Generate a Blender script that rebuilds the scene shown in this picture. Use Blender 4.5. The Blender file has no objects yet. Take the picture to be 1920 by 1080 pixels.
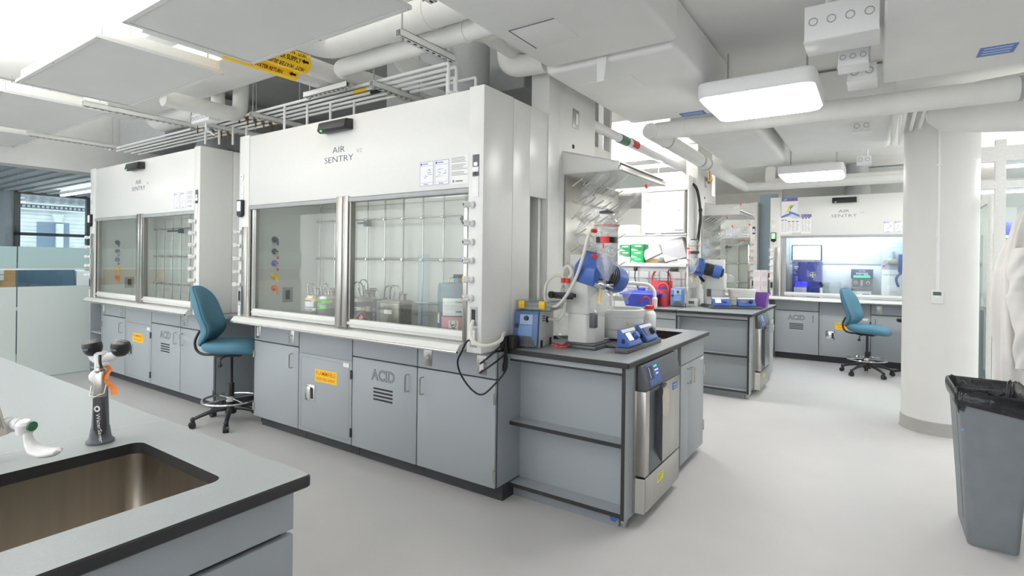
import bpy, bmesh, math, random
from mathutils import Vector as V, Matrix as M
S = bpy.context.scene
COL = S.collection
random.seed(7)
PI = math.pi

# ------------------------------------------------------------------ materials
def lin(h):
    h = h.lstrip('#')
    out = []
    for i in (0, 2, 4):
        c = int(h[i:i+2], 16) / 255
        out.append(c / 12.92 if c <= .04045 else ((c + .055) / 1.055) ** 2.4)
    return (*out, 1)

def mat(name, col, rough=.5, metal=0., noise=.04, scale=40., bump=0., bscale=200., emit=0., ecol=None, spec=.5, stretch=None, coat=0.):
    m = bpy.data.materials.new(name); m.use_nodes = True
    nt = m.node_tree; n = nt.nodes; b = n['Principled BSDF']
    c = lin(col) if isinstance(col, str) else (*col, 1)
    b.inputs['Roughness'].default_value = rough
    b.inputs['Metallic'].default_value = metal
    b.inputs['Specular IOR Level'].default_value = spec
    if coat: b.inputs['Coat Weight'].default_value = coat
    tc = n.new('ShaderNodeTexCoord')
    mp = n.new('ShaderNodeMapping'); nt.links.new(tc.outputs['Object'], mp.inputs[0])
    if stretch: mp.inputs['Scale'].default_value = stretch
    tx = n.new('ShaderNodeTexNoise'); tx.inputs['Scale'].default_value = scale; tx.inputs['Detail'].default_value = 4
    nt.links.new(mp.outputs[0], tx.inputs['Vector'])
    mr = n.new('ShaderNodeMapRange'); mr.inputs['From Min'].default_value = .3; mr.inputs['From Max'].default_value = .7
    mr.inputs['To Min'].default_value = 1 - noise; mr.inputs['To Max'].default_value = 1 + noise
    nt.links.new(tx.outputs['Fac'], mr.inputs['Value'])
    mx = n.new('ShaderNodeVectorMath'); mx.operation = 'SCALE'; mx.inputs[0].default_value = c[:3]
    nt.links.new(mr.outputs[0], mx.inputs['Scale'])
    nt.links.new(mx.outputs[0], b.inputs['Base Color'])
    if bump:
        t2 = n.new('ShaderNodeTexNoise'); t2.inputs['Scale'].default_value = bscale; t2.inputs['Detail'].default_value = 3
        nt.links.new(mp.outputs[0], t2.inputs['Vector'])
        bp = n.new('ShaderNodeBump'); bp.inputs['Strength'].default_value = bump; bp.inputs['Distance'].default_value = .01
        nt.links.new(t2.outputs['Fac'], bp.inputs['Height']); nt.links.new(bp.outputs[0], b.inputs['Normal'])
    if emit:
        b.inputs['Emission Color'].default_value = lin(ecol) if ecol else c
        b.inputs['Emission Strength'].default_value = emit
    return m

def glass(name, tint='FFFFFF', ior=1.45, rough=.0, edge=None, body=0., bcol='FFFFFF'):
    """thin clear glass: fresnel mix of transparent and glossy, a little body colour"""
    m = bpy.data.materials.new(name); m.use_nodes = True
    nt = m.node_tree; n = nt.nodes; n.remove(n['Principled BSDF'])
    out = n['Material Output']
    tr = n.new('ShaderNodeBsdfTransparent'); tr.inputs[0].default_value = lin(tint)
    gl = n.new('ShaderNodeBsdfGlossy'); gl.inputs['Roughness'].default_value = rough
    f0 = ((ior-1)/(ior+1))**2
    lf = n.new('ShaderNodeLayerWeight'); lf.inputs['Blend'].default_value = .5
    pw = n.new('ShaderNodeMath'); pw.operation = 'POWER'; pw.inputs[1].default_value = 5
    nt.links.new(lf.outputs['Facing'], pw.inputs[0])
    fr = n.new('ShaderNodeMapRange'); fr.inputs['To Min'].default_value = f0; fr.inputs['To Max'].default_value = 1
    nt.links.new(pw.outputs[0], fr.inputs['Value'])
    mx = n.new('ShaderNodeMixShader')
    nt.links.new(fr.outputs[0], mx.inputs[0]); nt.links.new(tr.outputs[0], mx.inputs[1]); nt.links.new(gl.outputs[0], mx.inputs[2])
    last = mx
    if body:
        df = n.new('ShaderNodeBsdfDiffuse'); df.inputs[0].default_value = lin(bcol)
        m2 = n.new('ShaderNodeMixShader'); m2.inputs[0].default_value = body
        nt.links.new(last.outputs[0], m2.inputs[1]); nt.links.new(df.outputs[0], m2.inputs[2]); last = m2
    if edge:
        lw = n.new('ShaderNodeLayerWeight'); lw.inputs['Blend'].default_value = .35
        cr = n.new('ShaderNodeMix'); cr.data_type = 'RGBA'
        cr.inputs['A'].default_value = lin(tint); cr.inputs['B'].default_value = lin(edge)
        nt.links.new(lw.outputs['Facing'], cr.inputs['Factor']); nt.links.new(cr.outputs['Result'], tr.inputs[0])
    nt.links.new(last.outputs[0], out.inputs[0])
    return m

def frosted(name, col, trans=.45, clear=0.):
    m = bpy.data.materials.new(name); m.use_nodes = True
    nt = m.node_tree; n = nt.nodes; n.remove(n['Principled BSDF']); out = n['Material Output']
    d = n.new('ShaderNodeBsdfDiffuse'); d.inputs[0].default_value = lin(col)
    t = n.new('ShaderNodeBsdfTranslucent'); t.inputs[0].default_value = lin(col)
    mx = n.new('ShaderNodeMixShader'); mx.inputs[0].default_value = trans
    nt.links.new(d.outputs[0], mx.inputs[1]); nt.links.new(t.outputs[0], mx.inputs[2]); last = mx
    if clear:
        tr = n.new('ShaderNodeBsdfTransparent'); m3 = n.new('ShaderNodeMixShader'); m3.inputs[0].default_value = clear
        nt.links.new(last.outputs[0], m3.inputs[1]); nt.links.new(tr.outputs[0], m3.inputs[2]); last = m3
    gl = n.new('ShaderNodeBsdfGlossy'); gl.inputs['Roughness'].default_value = .25
    m2 = n.new('ShaderNodeMixShader'); m2.inputs[0].default_value = .05
    nt.links.new(last.outputs[0], m2.inputs[1]); nt.links.new(gl.outputs[0], m2.inputs[2])
    nt.links.new(m2.outputs[0], out.inputs[0])
    return m

# ------------------------------------------------------------------ mesh builder
class MB:
    def __init__(s): s.bm = bmesh.new(); s.T = M.Identity(4)
    def add(s, verts, faces, mi=0):
        vs = [s.bm.verts.new(s.T @ V(v)) for v in verts]
        fs = []
        for f in faces:
            try:
                fc = s.bm.faces.new([vs[i] for i in f]); fc.material_index = mi; fs.append(fc)
            except ValueError: pass
        return vs, fs
    def box(s, x0, x1, y0, y1, z0, z1, mi=0, bev=0., seg=2):
        x0, x1 = sorted((x0, x1)); y0, y1 = sorted((y0, y1)); z0, z1 = sorted((z0, z1))
        v = [(x0,y0,z0),(x1,y0,z0),(x1,y1,z0),(x0,y1,z0),(x0,y0,z1),(x1,y0,z1),(x1,y1,z1),(x0,y1,z1)]
        vs, fs = s.add(v, [(3,2,1,0),(4,5,6,7),(0,1,5,4),(1,2,6,5),(2,3,7,6),(3,0,4,7)], mi)
        if bev:
            bev = min(bev, .49*min(x1-x0, y1-y0, z1-z0))
            es = list({e for f in fs for e in f.edges})
            r = bmesh.ops.bevel(s.bm, geom=es, offset=bev, segments=seg, profile=.5, affect='EDGES')
            for f in r['faces']: f.material_index = mi
        return s
    def prism(s, pts, d, mi=0, bev=0.):
        """pts: closed 3D polygon, extruded by vector d"""
        d = V(d); n = len(pts)
        P0 = [V(p) for p in pts]; P1 = [p + d for p in P0]
        nrm = V((0,0,0))
        for i in range(n): nrm += P0[i].cross(P0[(i+1) % n])
        flip = nrm.dot(d) > 0
        f0 = list(range(n)); f1 = list(range(n, 2*n))
        faces = [f0[::-1] if flip else f0, f1 if flip else f1[::-1]]
        for i in range(n):
            j = (i+1) % n
            q = (i, j, n+j, n+i)
            faces.append(q if flip else q[::-1])
        vs, fs = s.add(P0 + P1, faces, mi)
        if bev:
            es = list({e for f in fs for e in f.edges})
            r = bmesh.ops.bevel(s.bm, geom=es, offset=bev, segments=2, profile=.5, affect='EDGES')
            for f in r['faces']: f.material_index = mi
        return s
    def tube(s, path, r, seg=10, mi=0, smooth=0, cap=True):
        p = [V(q) for q in path]
        rs = r if isinstance(r, (list, tuple)) else None
        if smooth and len(p) > 2:
            q = []; rr = []
            for i in range(len(p)-1):
                a, b, c, d = p[max(i-1,0)], p[i], p[i+1], p[min(i+2, len(p)-1)]
                for k in range(smooth):
                    t = k/smooth
                    q.append(.5*((2*b)+(c-a)*t+(2*a-5*b+4*c-d)*t*t+(3*b-a-3*c+d)*t**3))
                    if rs: rr.append(rs[i]*(1-t)+rs[i+1]*t)
            q.append(p[-1]); p = q
            if rs: rr.append(rs[-1]); rs = rr
        rings = []; up = None
        for i in range(len(p)):
            t = (p[min(i+1, len(p)-1)] - p[max(i-1, 0)])
            if t.length < 1e-9: t = V((0,0,1))
            t.normalize()
            if up is None:
                up = V((0,0,1)) if abs(t.z) < .9 else V((1,0,0))
            u = up - t*up.dot(t)
            if u.length < 1e-6: u = t.orthogonal()
            u.normalize(); w = t.cross(u); up = u
            ri = rs[i] if rs else r
            # mitre at sharp corners
            k = 1.
            rings.append([s.bm.verts.new(s.T @ (p[i] + (u*math.cos(2*PI*j/seg) + w*math.sin(2*PI*j/seg))*ri*k)) for j in range(seg)])
        for a, b in zip(rings, rings[1:]):
            for j in range(seg):
                f = s.bm.faces.new((a[j], a[(j+1) % seg], b[(j+1) % seg], b[j])); f.material_index = mi
        if cap:
            f = s.bm.faces.new(rings[0][::-1]); f.material_index = mi
            f = s.bm.faces.new(rings[-1]); f.material_index = mi
        return s
    def cyl(s, a, b, r, r2=None, seg=20, mi=0, cap=True):
        return s.tube([a, b], [r, r if r2 is None else r2], seg, mi, cap=cap)
    def lathe(s, prof, o=(0,0,0), seg=24, mi=0, axis=None, a0=0, a1=2*PI):
        """prof [(r,z)] revolved about z (or the given axis) at o"""
        R = M.Identity(4)
        if axis is not None: R = V((0,0,1)).rotation_difference(V(axis).normalized()).to_matrix().to_4x4()
        T = s.T @ M.Translation(V(o)) @ R
        full = abs(a1-a0-2*PI) < 1e-6
        rings = []
        for r, z in prof:
            if r < 1e-6: rings.append([s.bm.verts.new(T @ V((0,0,z)))])
            else: rings.append([s.bm.verts.new(T @ V((r*math.cos(a0+(a1-a0)*j/seg), r*math.sin(a0+(a1-a0)*j/seg), z))) for j in range(seg if full else seg+1)])
        for a, b in zip(rings, rings[1:]):
            n = max(len(a), len(b))
            for j in range(n if full else n-1):
                k = (j+1) % n
                if len(a) == 1 and len(b) == 1: continue
                if len(a) == 1: vs = (a[0], b[k], b[j])
                elif len(b) == 1: vs = (a[j], a[k], b[0])
                else: vs = (a[j], a[k], b[k], b[j])
                try:
                    f = s.bm.faces.new(vs); f.material_index = mi
                except ValueError: pass
        return s
    def ball(s, c, r, sc=(1,1,1), seg=16, mi=0):
        old = s.T; s.T = s.T @ M.Translation(V(c)) @ M.Diagonal((*sc, 1))
        s.lathe([(r*math.sin(PI*i/10) if 0 < i < 10 else 0, -r*math.cos(PI*i/10)) for i in range(11)], seg=seg, mi=mi); s.T = old
        return s
    def quad(s, a, b, c, d, mi=0):
        s.add([a,b,c,d], [(0,1,2,3)], mi); return s
    def grid(s, fn, nu, nv, mi=0, closed=False):
        vs = [[s.bm.verts.new(s.T @ V(fn(i/nu, j/nv))) for j in range(nv+1)] for i in range(nu if closed else nu+1)]
        for i in range(nu):
            for j in range(nv):
                a = vs[i]; b = vs[(i+1) % len(vs)]
                f = s.bm.faces.new((a[j], b[j], b[j+1], a[j+1])); f.material_index = mi
        return s
    def text(s, txt, o, xd, yd, size, mi=0, ext=.0006, align='LEFT', bold=0., fn=None, sx=1.):
        cu = bpy.data.curves.new('t', 'FONT'); cu.body = txt; cu.size = size; cu.extrude = ext; cu.align_x = align; cu.offset = bold
        cu.resolution_u = 2
        ob = bpy.data.objects.new('t', cu); COL.objects.link(ob)
        dg = bpy.context.evaluated_depsgraph_get(); dg.update()
        me = bpy.data.meshes.new_from_object(ob.evaluated_get(dg))
        xd = V(xd).normalized(); yd = V(yd).normalized(); zd = xd.cross(yd); o = V(o)
        base = len(s.bm.verts)
        vs = []
        for v in me.vertices:
            if fn: p = fn(v.co.x*sx, v.co.y, v.co.z)
            else: p = o + xd*v.co.x*sx + yd*v.co.y + zd*v.co.z
            vs.append(s.bm.verts.new(s.T @ V(p)))
        for f in me.polygons:
            try:
                fc = s.bm.faces.new([vs[i] for i in f.vertices]); fc.material_index = mi
            except ValueError: pass
        bpy.data.objects.remove(ob); bpy.data.curves.remove(cu); bpy.data.meshes.remove(me)
        return s
    def build(s, name, mats, parent=None, label=None, sharp=.6, fixn=True):
        bm = s.bm
        if fixn: bmesh.ops.recalc_face_normals(bm, faces=bm.faces)
        for f in bm.faces: f.smooth = True
        for e in bm.edges:
            if len(e.link_faces) == 2 and e.calc_face_angle(0) > sharp: e.smooth = False
        me = bpy.data.meshes.new(name); bm.to_mesh(me); bm.free()
        for m in (mats if isinstance(mats, (list, tuple)) else [mats]): me.materials.append(m)
        o = bpy.data.objects.new(name, me); COL.objects.link(o)
        if parent: o.parent = parent
        if label: o['label'] = label
        return o

def thing(name, label, cat, loc=(0,0,0), rz=0., group=None):
    o = bpy.data.objects.new(name, None); COL.objects.link(o)
    o.empty_display_size = .1; o.location = loc; o.rotation_euler = (0,0,rz)
    o['label'] = label; o['category'] = cat
    if group: o['group'] = group
    return o
def tag(o, label, cat, group=None, loc=None):
    o['label'] = label; o['category'] = cat
    if group: o['group'] = group
    if loc is not None: o.location = loc
    return o
def struct(o): o['kind'] = 'structure'; return o
def kids(o): return [c for c in bpy.data.objects if c.parent == o]
def dup(root, loc, rz=None, label=None, group=None):
    r = root.copy(); COL.objects.link(r); r.location = loc
    if rz is not None: r.rotation_euler = (0,0,rz)
    if label: r['label'] = label
    if group: r['group'] = group
    for ch in kids(root):
        c = ch.copy(); COL.objects.link(c); c.parent = r
        for g in kids(ch):
            d = g.copy(); COL.objects.link(d); d.parent = c
    return r
X, Y, Z = V((1,0,0)), V((0,1,0)), V((0,0,1))

# ------------------------------------------------------------------ palette
white = mat('white_powder_coat', 'E4E4E1', .3, noise=.01, spec=.5)
white_m = mat('white_paint', 'E6E6E4', .6, noise=.02, scale=8)
white_pl = mat('white_plastic', 'EEEEEE', .3, noise=.01)
ceil_w = mat('ceiling_white', 'E8E8E6', .85, noise=.025, scale=3, bump=.15, bscale=25)
deck = mat('deck_grey_with_shade', 'BFC1C1', .9, noise=.06, scale=5, bump=.2, bscale=30)  # grey deck tone also carries the shade above the hoods
galv = mat('galvanised_grey', 'A9ACAD', .6, .2, noise=.05, scale=12)
duct_w = mat('painted_duct_white', 'E6E6E4', .65, noise=.02, scale=4, bump=.06, bscale=14)
pipe_w = mat('pipe_insulation_white', 'E4E4E1', .7, noise=.025, scale=10, bump=.12, bscale=30)
lam = mat('blue_grey_laminate', 'A2A8AD', .42, noise=.03, scale=300)
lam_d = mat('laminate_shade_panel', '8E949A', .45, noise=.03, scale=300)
black_e = mat('black_edge_banding', '2A2A2B', .5, noise=.03)
dark = mat('dark_toe_kick', '3A3C40', .6, noise=.06)
epoxy = mat('grey_epoxy_top', '999EA1', .3, noise=.05, scale=160)
epoxy_l = mat('light_grey_bench_top', 'AAB0B2', .36, noise=.04, scale=160)
steel = mat('brushed_stainless', 'B9B7B2', .32, 1., noise=.05, scale=60, stretch=(1,1,.04))
steel_h = mat('stainless_handle', 'C4C2BC', .25, 1., noise=.03)
chrome = mat('chrome', 'D8D8D8', .08, 1., noise=.01)
sinkm = mat('sink_stainless', '9C958B', .34, 1., noise=.07, scale=30, stretch=(1,1,.05))
blackp = mat('black_plastic', '222326', .4, noise=.05)
rubber = mat('black_rubber', '1E1F20', .6, noise=.05)
greyp = mat('grey_plastic', '5C6066', .5, noise=.04)
dgrey = mat('dark_grey_base', '53565B', .45, noise=.04)
instr = mat('instrument_white', 'DCDDD8', .4, noise=.015)
bluei = mat('instrument_blue', '3D5FA8', .35, noise=.03)
blue_face = mat('pump_face_blue', '54709F', .35, noise=.04)
lblue = mat('pale_blue_panel', '9DB7D8', .35, noise=.03)
teal = mat('teal_upholstery', '4C7C91', .75, noise=.06, scale=500, bump=.25, bscale=900)
yellow = mat('safety_yellow', 'F6C814', .5, noise=.02)
yel2 = mat('yellow_plastic', 'F0C21C', .4, noise=.02)
orange = mat('orange_cap', 'F07818', .4, noise=.02)
orange_r = mat('orange_ribbon', 'E8853C', .6, noise=.05)
purple = mat('lilac_cap', '7A6CB8', .4, noise=.02)
purple2 = mat('purple_plastic', '7D4FA8', .4, noise=.03)
green = mat('green_card', '18A05C', .5, noise=.03)
greenc = mat('green_cap', '2E6E52', .4, noise=.02)
lime = mat('lime_tape', '5FD03C', .5, noise=.02)
brown = mat('brown_cap', '5A4238', .4, noise=.02)
red = mat('red_plastic', 'D8342C', .4, noise=.02)
redb = mat('red_pail', 'D2444A', .45, noise=.03)
bluet = mat('blue_tub', '2B3FA8', .4, noise=.03)
blues = mat('blue_sticker', '4668B0', .5, noise=.05)
paper = mat('white_paper', 'F2F2F2', .7, noise=.01)
ink = mat('grey_ink', '6E7078', .7, noise=.02)
inkb = mat('navy_ink', '2C3656', .6, noise=.02)
blk = mat('black_ink', '1C1C1E', .6, noise=.02)
redi = mat('red_ink', 'C8342C', .6, noise=.02)
orni = mat('orange_ink', 'D86A14', .6, noise=.02)
pinkp = mat('pink_pouch', 'E8B4BA', .4, noise=.03)
tagm = mat('manila_tag', 'A29C93', .7, noise=.04)
tagl = mat('cream_tag', 'E9E2CF', .7, noise=.03)
jugm = mat('grey_drum_plastic', '86949A', .4, noise=.03)
canm = mat('safety_can_steel', 'C4C1B8', .34, .75, noise=.08, scale=25)
canold = mat('weathered_steel', 'A9A69C', .45, .75, noise=.12, scale=40)
brass = mat('brass_valve', '8A7448', .35, 1., noise=.06)
card = mat('brown_cardboard', 'A98B66', .8, noise=.06)
liner = mat('black_bin_liner', '26272B', .28, noise=.1, scale=20, bump=.6, bscale=40)
binm = mat('grey_bin_plastic', '7F858A', .55, noise=.05, scale=15)
coatm = mat('white_cotton', 'E4E1DE', .9, noise=.03, scale=8)
hose_m = mat('milky_tubing', 'E4E2D8', .3, noise=.02)
glass_p = glass('sash_glass', 'FBFDFC', 1.5)
glass_w = glass('lab_glass', 'FFFFFF', 1.5, edge='F0F3F3', body=.11, bcol='FFFFFF')
glass_b = glass('partition_glass', 'F2F8F9', 1.5)
clearpl = glass('clear_plastic', 'E2E8E8', 1.4, body=.18, bcol='F0F2F2', rough=.15)
frost = frosted('frosted_film', 'EEF3F1', .4)
frost_l = frosted('pale_frosted_film', 'D8ECEC', .5, .2)
led_g = mat('green_led', '30E060', .4, emit=4., ecol='30E060')
lcd = mat('lit_display', 'C8D4F8', .3, emit=.9, ecol='C8D8FF')
lcd_g = mat('lit_green_display', 'A0F0A0', .3, emit=1., ecol='8CF08C')
lcd_w = mat('lit_white_display', 'E8F4FF', .3, emit=1.2, ecol='E4F2FF')
blue_led = mat('blue_glow_tray', '2020D0', .3, emit=1.6, ecol='2A28F0')
# ------------------------------------------------------------------ room shell
def vinyl():
    m = mat('pale_grey_vinyl', 'C8C6C6', .42, noise=.02, scale=3, spec=.4)
    nt = m.node_tree; n = nt.nodes; b = n['Principled BSDF']
    src = b.inputs['Base Color'].links[0].from_socket
    tc = n.new('ShaderNodeTexCoord')
    t = n.new('ShaderNodeTexNoise'); t.inputs['Scale'].default_value = 260; t.inputs['Detail'].default_value = 2
    nt.links.new(tc.outputs['Object'], t.inputs['Vector'])
    r = n.new('ShaderNodeMapRange'); r.inputs['From Min'].default_value = .3; r.inputs['From Max'].default_value = .7
    r.inputs['To Min'].default_value = .95; r.inputs['To Max'].default_value = 1.04
    nt.links.new(t.outputs['Fac'], r.inputs['Value'])
    # small scuffs
    v = n.new('ShaderNodeTexVoronoi'); v.inputs['Scale'].default_value = 5
    nt.links.new(tc.outputs['Object'], v.inputs['Vector'])
    r2 = n.new('ShaderNodeMapRange'); r2.inputs['From Min'].default_value = .008; r2.inputs['From Max'].default_value = .016
    r2.inputs['To Min'].default_value = .72; r2.inputs['To Max'].default_value = 1
    nt.links.new(v.outputs['Distance'], r2.inputs['Value'])
    mu = n.new('ShaderNodeMath'); mu.operation = 'MULTIPLY'
    nt.links.new(r.outputs[0], mu.inputs[0]); nt.links.new(r2.outputs[0], mu.inputs[1])
    mx = n.new('ShaderNodeVectorMath'); mx.operation = 'SCALE'
    nt.links.new(src, mx.inputs[0]); nt.links.new(mu.outputs[0], mx.inputs['Scale'])
    nt.links.new(mx.outputs[0], b.inputs['Base Color'])
    return m
b = MB(); b.box(-13, 6, -5, 14, -.1, 0); struct(b.build('floor', vinyl()))
# floor seam strip is part of the vinyl; ceilings
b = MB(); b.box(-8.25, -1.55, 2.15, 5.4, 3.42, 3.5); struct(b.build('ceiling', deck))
b = MB(); b.box(-1.55, 5, -5, 12.5, 2.95, 3.5); b.box(-8.25, -1.55, -5, 2.15, 3.42, 3.5); b.box(-8.25, -1.55, 5.4, 12.5, 2.95, 3.5)
struct(b.build('ceiling', ceil_w))
b = MB(); b.box(-8.1, -2.35, 5.0, 5.12, 0, 3.42); struct(b.build('wall_back', white_m))
b = MB(); b.box(-8.25, 5, 12.3, 12.42, 0, 3.3); struct(b.build('wall_far', white_m))
b = MB(); b.box(5, 5.12, 3.6, 12.4, 0, 3.3); struct(b.build('wall_right_unseen', white_m))
b = MB(); b.box(2.9, 3.02, -5, 3.6, 0, 2.95); struct(b.build('wall_right_unseen', mat('added_wall_mid_grey', '7E8388', .8, noise=.02)))  # added unseen wall; cuts the light reaching the island cabinet face
b = MB(); b.box(-8.18, -8.08, -3, 12.3, 2.47, 3.4); b.box(-8.18, -8.08, 3.22, 12.3, 0, 2.47)
struct(b.build('wall_left', white_m))

# glass partition of the meeting room on the left
b = MB(); b.box(-8.12, -8.105, -.6, 1.908, .0, 2.47); b.box(-8.12, -8.105, 1.916, 3.2, 0, 2.47)
gp = struct(b.build('window_1', glass_b))
b = MB()
for y0, y1 in ((-.6, 1.906), (1.918, 3.2)): b.box(-8.103, -8.101, y0, y1, .02, 1.076)
fr = b.build('frosted_film', frost, gp)
b = MB()
for y0, y1 in ((-.6, 1.906), (1.918, 3.2)): b.box(-8.103, -8.101, y0, y1, 1.29, 1.537)
b.build('pale_frosted_film', frost_l, gp)
b = MB(); b.box(-8.103, -8.101, -.6, 3.2, 1.268, 1.288); b.build('white_stripe', paper, gp)
b = MB(); b.box(-8.13, -8.095, -.6, 3.2, 2.44, 2.47); b.build('head_channel', galv, gp)
# meeting room beyond
slat_w = mat('ceiling_slat_grey', '9CA2A8', .6, noise=.05)
slat_d = mat('ceiling_gap_dark', '565B60', .9)
b = MB(); b.box(-12, -8.2, -3, 6, 2.62, 2.7, mi=1)
y = -2.9
i = 0
while y < 5.8:
    w = .075 if i % 2 else .05
    b.box(-11.65, -8.2, y, y+w, 2.47 if i % 2 else 2.485, 2.6, mi=0); y += w+.03; i += 1
c2 = struct(b.build('ceiling', [slat_w, slat_d]))
wall_g = mat('wall_slate_grey', '8E969E', .8, noise=.02)
b = MB()
b.box(-11.8, -11.66, -3, 2.72, 0, 2.62); b.box(-11.8, -11.66, 3.75, 6, 0, 2.62); b.box(-11.8, -11.66, 2.72, 3.75, 0, .9)
struct(b.build('wall_meeting_room', wall_g))
frame_d = mat('window_frame_dark', '2E3134', .5)
b = MB()
for y0, y1, z0, z1 in ((2.7,2.77,.9,2.6),(3.66,3.76,.9,2.6),(2.7,3.76,1.76,1.81),(2.7,3.76,.88,.94),(2.7,3.76,2.44,2.5)): b.box(-11.68, -11.6, y0, y1, z0, z1)
wf = struct(b.build('window_2', frame_d))
b = MB(); b.box(-11.655, -11.645, 2.77, 3.66, .94, 2.44); b.build('pane', glass_b, wf)
# facade across the street
stone = mat('pale_stone', 'D6D8DA', .9, noise=.08, scale=5, bump=.2, bscale=8)
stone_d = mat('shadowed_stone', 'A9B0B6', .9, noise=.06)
fac = thing('stone_building', 'pale stone facade with scroll frieze seen through the left window', 'building', (-17, 4, 0))
b = MB(); b.box(-1, 0, -4, 6, -3, 4.6)
for k in range(36):
    z = -1 + k*.095
    if z < 2.42: b.box(-.01, .012, -4, 6, z, z+.085)
b.build('wall', stone, fac)
b = MB(); b.box(0, .30, -4, 6, 2.90, 2.96); b.box(0, .16, -4, 6, 2.66, 2.69); b.box(0, .10, -4, 6, 2.53, 2.56); b.box(0,.05,-.15,.95,2.44,2.46); b.build('cornice', stone, fac)
b = MB()
for k in range(70): b.box(0, .10, -2+k*.09, -1.95+k*.09, 2.585, 2.64)
b.build('dentil_band', stone_d, fac)
b = MB()
for k in range(26):
    pts = []
    for t in range(26):
        an = t*.45; r = .075*(1-t/30)
        pts.append((.03, -2+k*.19+r*math.cos(an), 2.79+r*math.sin(an)))
    b.tube(pts, .011, 5)
b.build('scroll_frieze', stone_d, fac)
b = MB(); b.box(-.3, .02, .36, 1.0, -1, 2.25); b.build('window', mat('facade_window_dark', '7C8CA0', .25), fac)
b = MB(); b.box(.02,.10,.72,.86,-1,2.22); b.build('curtain', stone, fac)
b = MB(); b.prism([(0, .68, 2.25), (0, .82, 2.25), (0, .86, 2.45), (0, .64, 2.45)], (.12, 0, 0)); b.build('keystone', stone, fac)

# things inside the meeting room, low behind the partition
b = MB(); b.box(0, .5, 0, .66, .0, 1.32, bev=.01)
tag(b.build('acoustic_panel', mat('petrol_blue_felt', '4A6A80', .9, noise=.05)), 'dark blue panel behind the left glass partition', 'panel', loc=(-10.7, 2.42, 0))
b = MB(); b.box(0, .5, 0, .6, 0, 1.20, bev=.01)
tag(b.build('side_cabinet', white_pl), 'white low cabinet right of the dark blue panel behind the glass', 'cabinet', loc=(-10.7, 3.10, 0))
wc = thing('wooden_cabinet', 'light oak cabinet with white drawers behind the left glass partition', 'cabinet', (-10.05, .83, 0))
b = MB(); b.box(0, .45, 0, 1.42, 0, 1.27, bev=.005); b.build('carcass', mat('light_oak', 'B98F5C', .5, noise=.12, scale=6, stretch=(1,1,12)), wc)
for z in (1.1, 1.18):
    b = MB(); b.box(.451, .465, .9, 1.3, z, z+.07, bev=.003); b.build('drawer', white_pl, wc)
b = MB(); b.box(0, 1.1, 0, .9, .72, .75, bev=.01); mt = b.build('table_top', white_pl)
tb = thing('meeting_table', 'white table blurred behind the frosted glass', 'table', (-9.4, 2.15, 0)); mt.parent = tb
b = MB(); b.box(.5, .58, .4, .48, 0, .72); b.box(.25, .83, .15, .7, 0, .03); b.build('pedestal', white_pl, tb)

# round column with grey base and conduit
colm = thing('round_column', 'big round white column with grey base in right half', 'column', (.466, 6.103, 0))
b = MB(); b.lathe([(.269, .11), (.269, 2.95)], seg=64); b.build('shaft', mat('column_white', 'E4E4E2', .45, noise=.015, scale=4), colm)
b = MB(); b.lathe([(.2,0),(.285,0),(.278,.012),(.275,.105),(.269,.112),(.2,.112)], seg=64); b.build('base_cove', mat('grey_cove_base', 'A8A6A2', .5), colm)
ca = math.radians(-97)
cx, cy = .27*math.cos(ca), .27*math.sin(ca)
def face_to(o, nrm):
    """local x right, y out of the surface toward -normal..; returns frame with -y = normal"""
    nz = V(nrm).normalized(); xd = Z.cross(nz).normalized()
    return M((( xd.x, -nz.x, 0, o[0]), (xd.y, -nz.y, 0, o[1]), (0, 0, 1, o[2]), (0,0,0,1)))
b = MB(); b.tube([(cx*1.04, cy*1.04, 1.2), (cx*1.04, cy*1.04, 2.8)], .013, 10)
for z in (1.7, 2.3): b.box(cx*1.04-.017, cx*1.04+.017, cy*1.04-.012, cy*1.04+.03, z, z+.015)
b.build('conduit', white_pl, colm)
th_ = thing('thermostat', 'small white wall controller on the round column', 'thermostat', (.466+cx, 6.103+cy, 1.13))
b = MB(); b.T = face_to((0,0,0), (cx, cy, 0)); b.box(-.04, .04, -.035, .01, 0, .115, bev=.006); b.build('case', white_pl, th_)
b = MB(); b.T = face_to((0,0,0), (cx, cy, 0)); b.box(-.028, .028, -.037, -.034, .07, .1); b.build('display', greyp, th_)
b = MB(); b.T = face_to((0,0,0), (cx, cy, 0)); b.box(-.004, .004, -.037, -.034, .055, .062); b.build('indicator', led_g, th_)
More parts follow.
